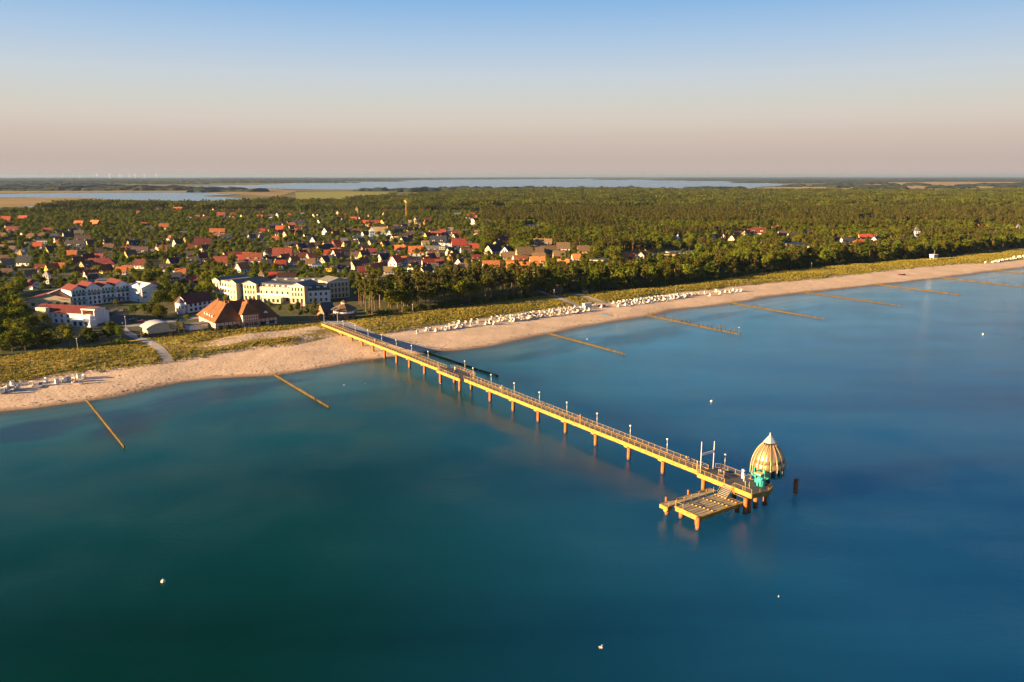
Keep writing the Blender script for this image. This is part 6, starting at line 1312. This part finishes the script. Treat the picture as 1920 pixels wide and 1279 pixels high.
for a in ((6.2,1.0,0,'lean','ochre','black','at the far rail before the pier head'),(6.9,.9,.5,'stand','black','jeans','at the far rail before the pier head'),(11.6,.9,E2,'walk','navy','black','just before the two masts'),(27.9,-.3,2.0,'stand','ochre','beige','in front of the turquoise cabinet'),(25.0,1.6,1.0,'stand','white','grey','beside the information column'),
    (-98.5,-.6,E2,'walk','beige','black','just seaward of the pier bay'),(-81.6,.2,-E2,'walk','white','grey','on the pier before the marker post'),(-116.8,2.2,0,'stand','white','white','on the pier bay'),(-112,-1.0,1,'stand','black','navy','beside the pier bay bench'),(-109.0,3.0,2.0,'stand','grey','black','at the far bench of the pier bay'),
    (-57.5,.9,.0,'stand','navy','black','at a lamp past the bay'),(-38.6,.8,E2,'walk','red','jeans','midway along the pier'),(-145.0,.6,E2,'walk','black','jeans','on the pier where the sand ends'),(-185.0,0,-E2,'walk','white','beige','above the dry sand beside a companion'),(-185.4,.8,-E2,'walk','red','black','above dry sand beside a white clad companion'),
    (-93.5,-.3,-E2,'walk','pink','grey','past the bay beside the railing'),(-240,-.4,E2,'walk','black','black','at the landward end of the pier'),(17.4,1.65,math.pi,'sit','blue','jeans','on the bench at the pier head')):
    person(*a)
for px, py, top, legs, wh in ((1586,543.5,'black','navy','at the waterline by the second plain groyne'),(1577,536,'red','black','on the sand behind the waterline'),(948,596,'navy','black','between the yellow lined beach chairs'),(230,610,'beige','jeans','on the promenade before the red roofed hotel'),(284,651,'white','beige','on the footpath to the beach'),(608,604,'navy','black','on the forecourt before the pier')):
    person(0, 0, RNG.uniform(0, 6), 'walk', top, legs, wh, pos=GG(px, py, .12))
# ------------------------------------------------------------------ parked cars, street lamps, sign, flag
M_TYRE = mat('tyre', (.02,.02,.02), .9); PAINT = dict(black=(.02,.02,.025), red=(.35,.03,.03), silver=(.5,.5,.52), white=(.75,.75,.74), blue=(.04,.08,.25))
def car(px, py, rz, col, where):
    t = thing('parked_car', f'{col} parked car {where}', 'car', GG(px, py, .08), rz, None); pm = mat('car_' + col, PAINT[col], .25, spec=.6)
    prof = [(-2.1,.35),(-2.15,.75),(-1.9,.95),(-1.0,1.0),(-.45,1.42),(1.0,1.45),(1.75,1.02),(2.1,.9),(2.15,.4)]; n = len(prof); v = []
    for y in (-.86, -.70, .70, .86): v += [(x, y if z < 1.02 else y*.82, z if abs(y) < .8 else min(z, 1.40)-.02) for x, z in prof]
    f = [tuple(range(n-1,-1,-1)), tuple(range(3*n, 4*n))] + [(r*n+i, r*n+(i+1)%n, (r+1)*n+(i+1)%n, (r+1)*n+i) for r in range(3) for i in range(n)]
    MB().add(v, [q[::-1] for q in f]).build('body', pm, t); g = M_WIN2
    MB().add([(-.95,-.64,1.04),(-.95,.64,1.04),(-.5,.56,1.40),(-.5,-.56,1.40)], [(0,3,2,1)]).build('windscreen', g, t).location = (-.04, 0, .03)
    for s in (-1, 1): MB().add([(-.8,s*.80,1.03),(1.5,s*.80,1.03),(1.0,s*.74,1.36),(-.4,s*.74,1.36)], [(0,1,2,3) if s < 0 else (3,2,1,0)]).build('side_window', g, t)
    for x in (-1.3, 1.3):
        for s in (-.80, .80): w = MB().cyl((x, s-.1, .32),(x, s+.1, .32), .32, n=12).build('wheel', M_TYRE, t); MB().cyl((x, s-.105, .32),(x, s+.105, .32), .17, n=8).build('rim', M_GALV, w)
    for s in (-.6, .6): MB().box(-2.18,-2.12,s-.18,s+.18,.62,.76).build('headlight', M_LAMP, t); MB().box(2.12,2.18,s-.16,s+.16,.68,.82).build('tail_light', mat('tail_red', (.4,.02,.02), .4), t)
for q in ((250,602,.4,'black','beside the promenade near the red roofed hotel'),(265,605,.3,'red','beside the promenade near the red roofed hotel'),(233,583,1.4,'black','on the street before the red roofed hotel'),(280,606,.3,'silver','between the promenade and the curved roof pavilion'),(216,586,1.3,'blue','in the forecourt of the red roofed hotel')): car(*q)
sp = MB().cyl((0,0,0),(0,0,5.2), .07, .05, 6).mesh('pole', M_GALV); sh_ = MB().lathe([(0,5.2),(.28,5.25),(.26,5.45),(0,5.6)], 10).mesh('lamp_head', M_LAMP, True)
for px, py, w in ((146,657,'at the foot of the thicket'),(774,588,'on the dune before the pine grove'),(608,607,'beside the pier forecourt'),(633,604,'before the octagonal cafe'),(265,636,'at the bend of the footpath'),(1521,505,'at the edge of the belt on the far dune'),(1039,559,'on the footpath below the thatched hut'),(236,612,'at the start of the footpath')):
    t = thing('street_lamp', f'slim post lamp with round head {w}', 'lamp', GG(px, py)); link('pole', sp, t); link('lamp_head', sh_, t)
t = thing('flagpole', 'red and white flag on a pole in the garden between spa house and cafe', 'flag', G(566, 604, 2.6)); MB().cyl((0,0,0),(0,0,11), .08, .05, 6).build('pole', M_WHITE, t)
fl = MB(); 
for i in range(6): fl.add([(i*.4, .12*math.sin(i*1.1), 9.0-.05*i),((i+1)*.4, .12*math.sin((i+1)*1.1), 9.0-.05*(i+1)),((i+1)*.4, .12*math.sin((i+1)*1.1), 10.6-.08*(i+1)),(i*.4, .12*math.sin(i*1.1), 10.6-.08*i)], [(0,1,2,3)], i // 3)
f_ = fl.build('flag', [CL['red'], CL['white']], t); f_.modifiers.new('thickness', 'SOLIDIFY').thickness = .02
for px, py, w in ((283,650,'beside the footpath to the beach'),(610,612,'at the landward end of the pier')):
    t = thing('notice_board', f'white notice board on two posts {w}', 'sign', GG(px, py), .3)
    for x in (-.7,.7): MB().box(x-.06,x+.06,-.06,.06,0,2.4).build('post', M_GALV, t)
    MB().box(-.85,.85,-.10,-.061,.9,2.4).build('board', M_WHITE, t)
# ------------------------------------------------------------------ evening haze over the whole place
hz = MB().box(-65000, 50000, -8000, 62000, -4, 125).mesh('haze', [])
hm = bpy.data.materials.new('evening_haze'); hm.use_nodes = True; hn = hm.node_tree; hn.nodes.remove(hn.nodes['Principled BSDF'])
pv = hn.nodes.new('ShaderNodeVolumePrincipled'); pv.inputs['Color'].default_value = (.25,.36,.56,1); pv.inputs['Density'].default_value = 3.0e-5; pv.inputs['Anisotropy'].default_value = .1
hn.links.new(pv.outputs[0], hn.nodes['Material Output'].inputs['Volume']); hz.materials.append(hm)
tag(link('haze', hz), 'thin pale evening haze over the plain', 'haze', kind='stuff')
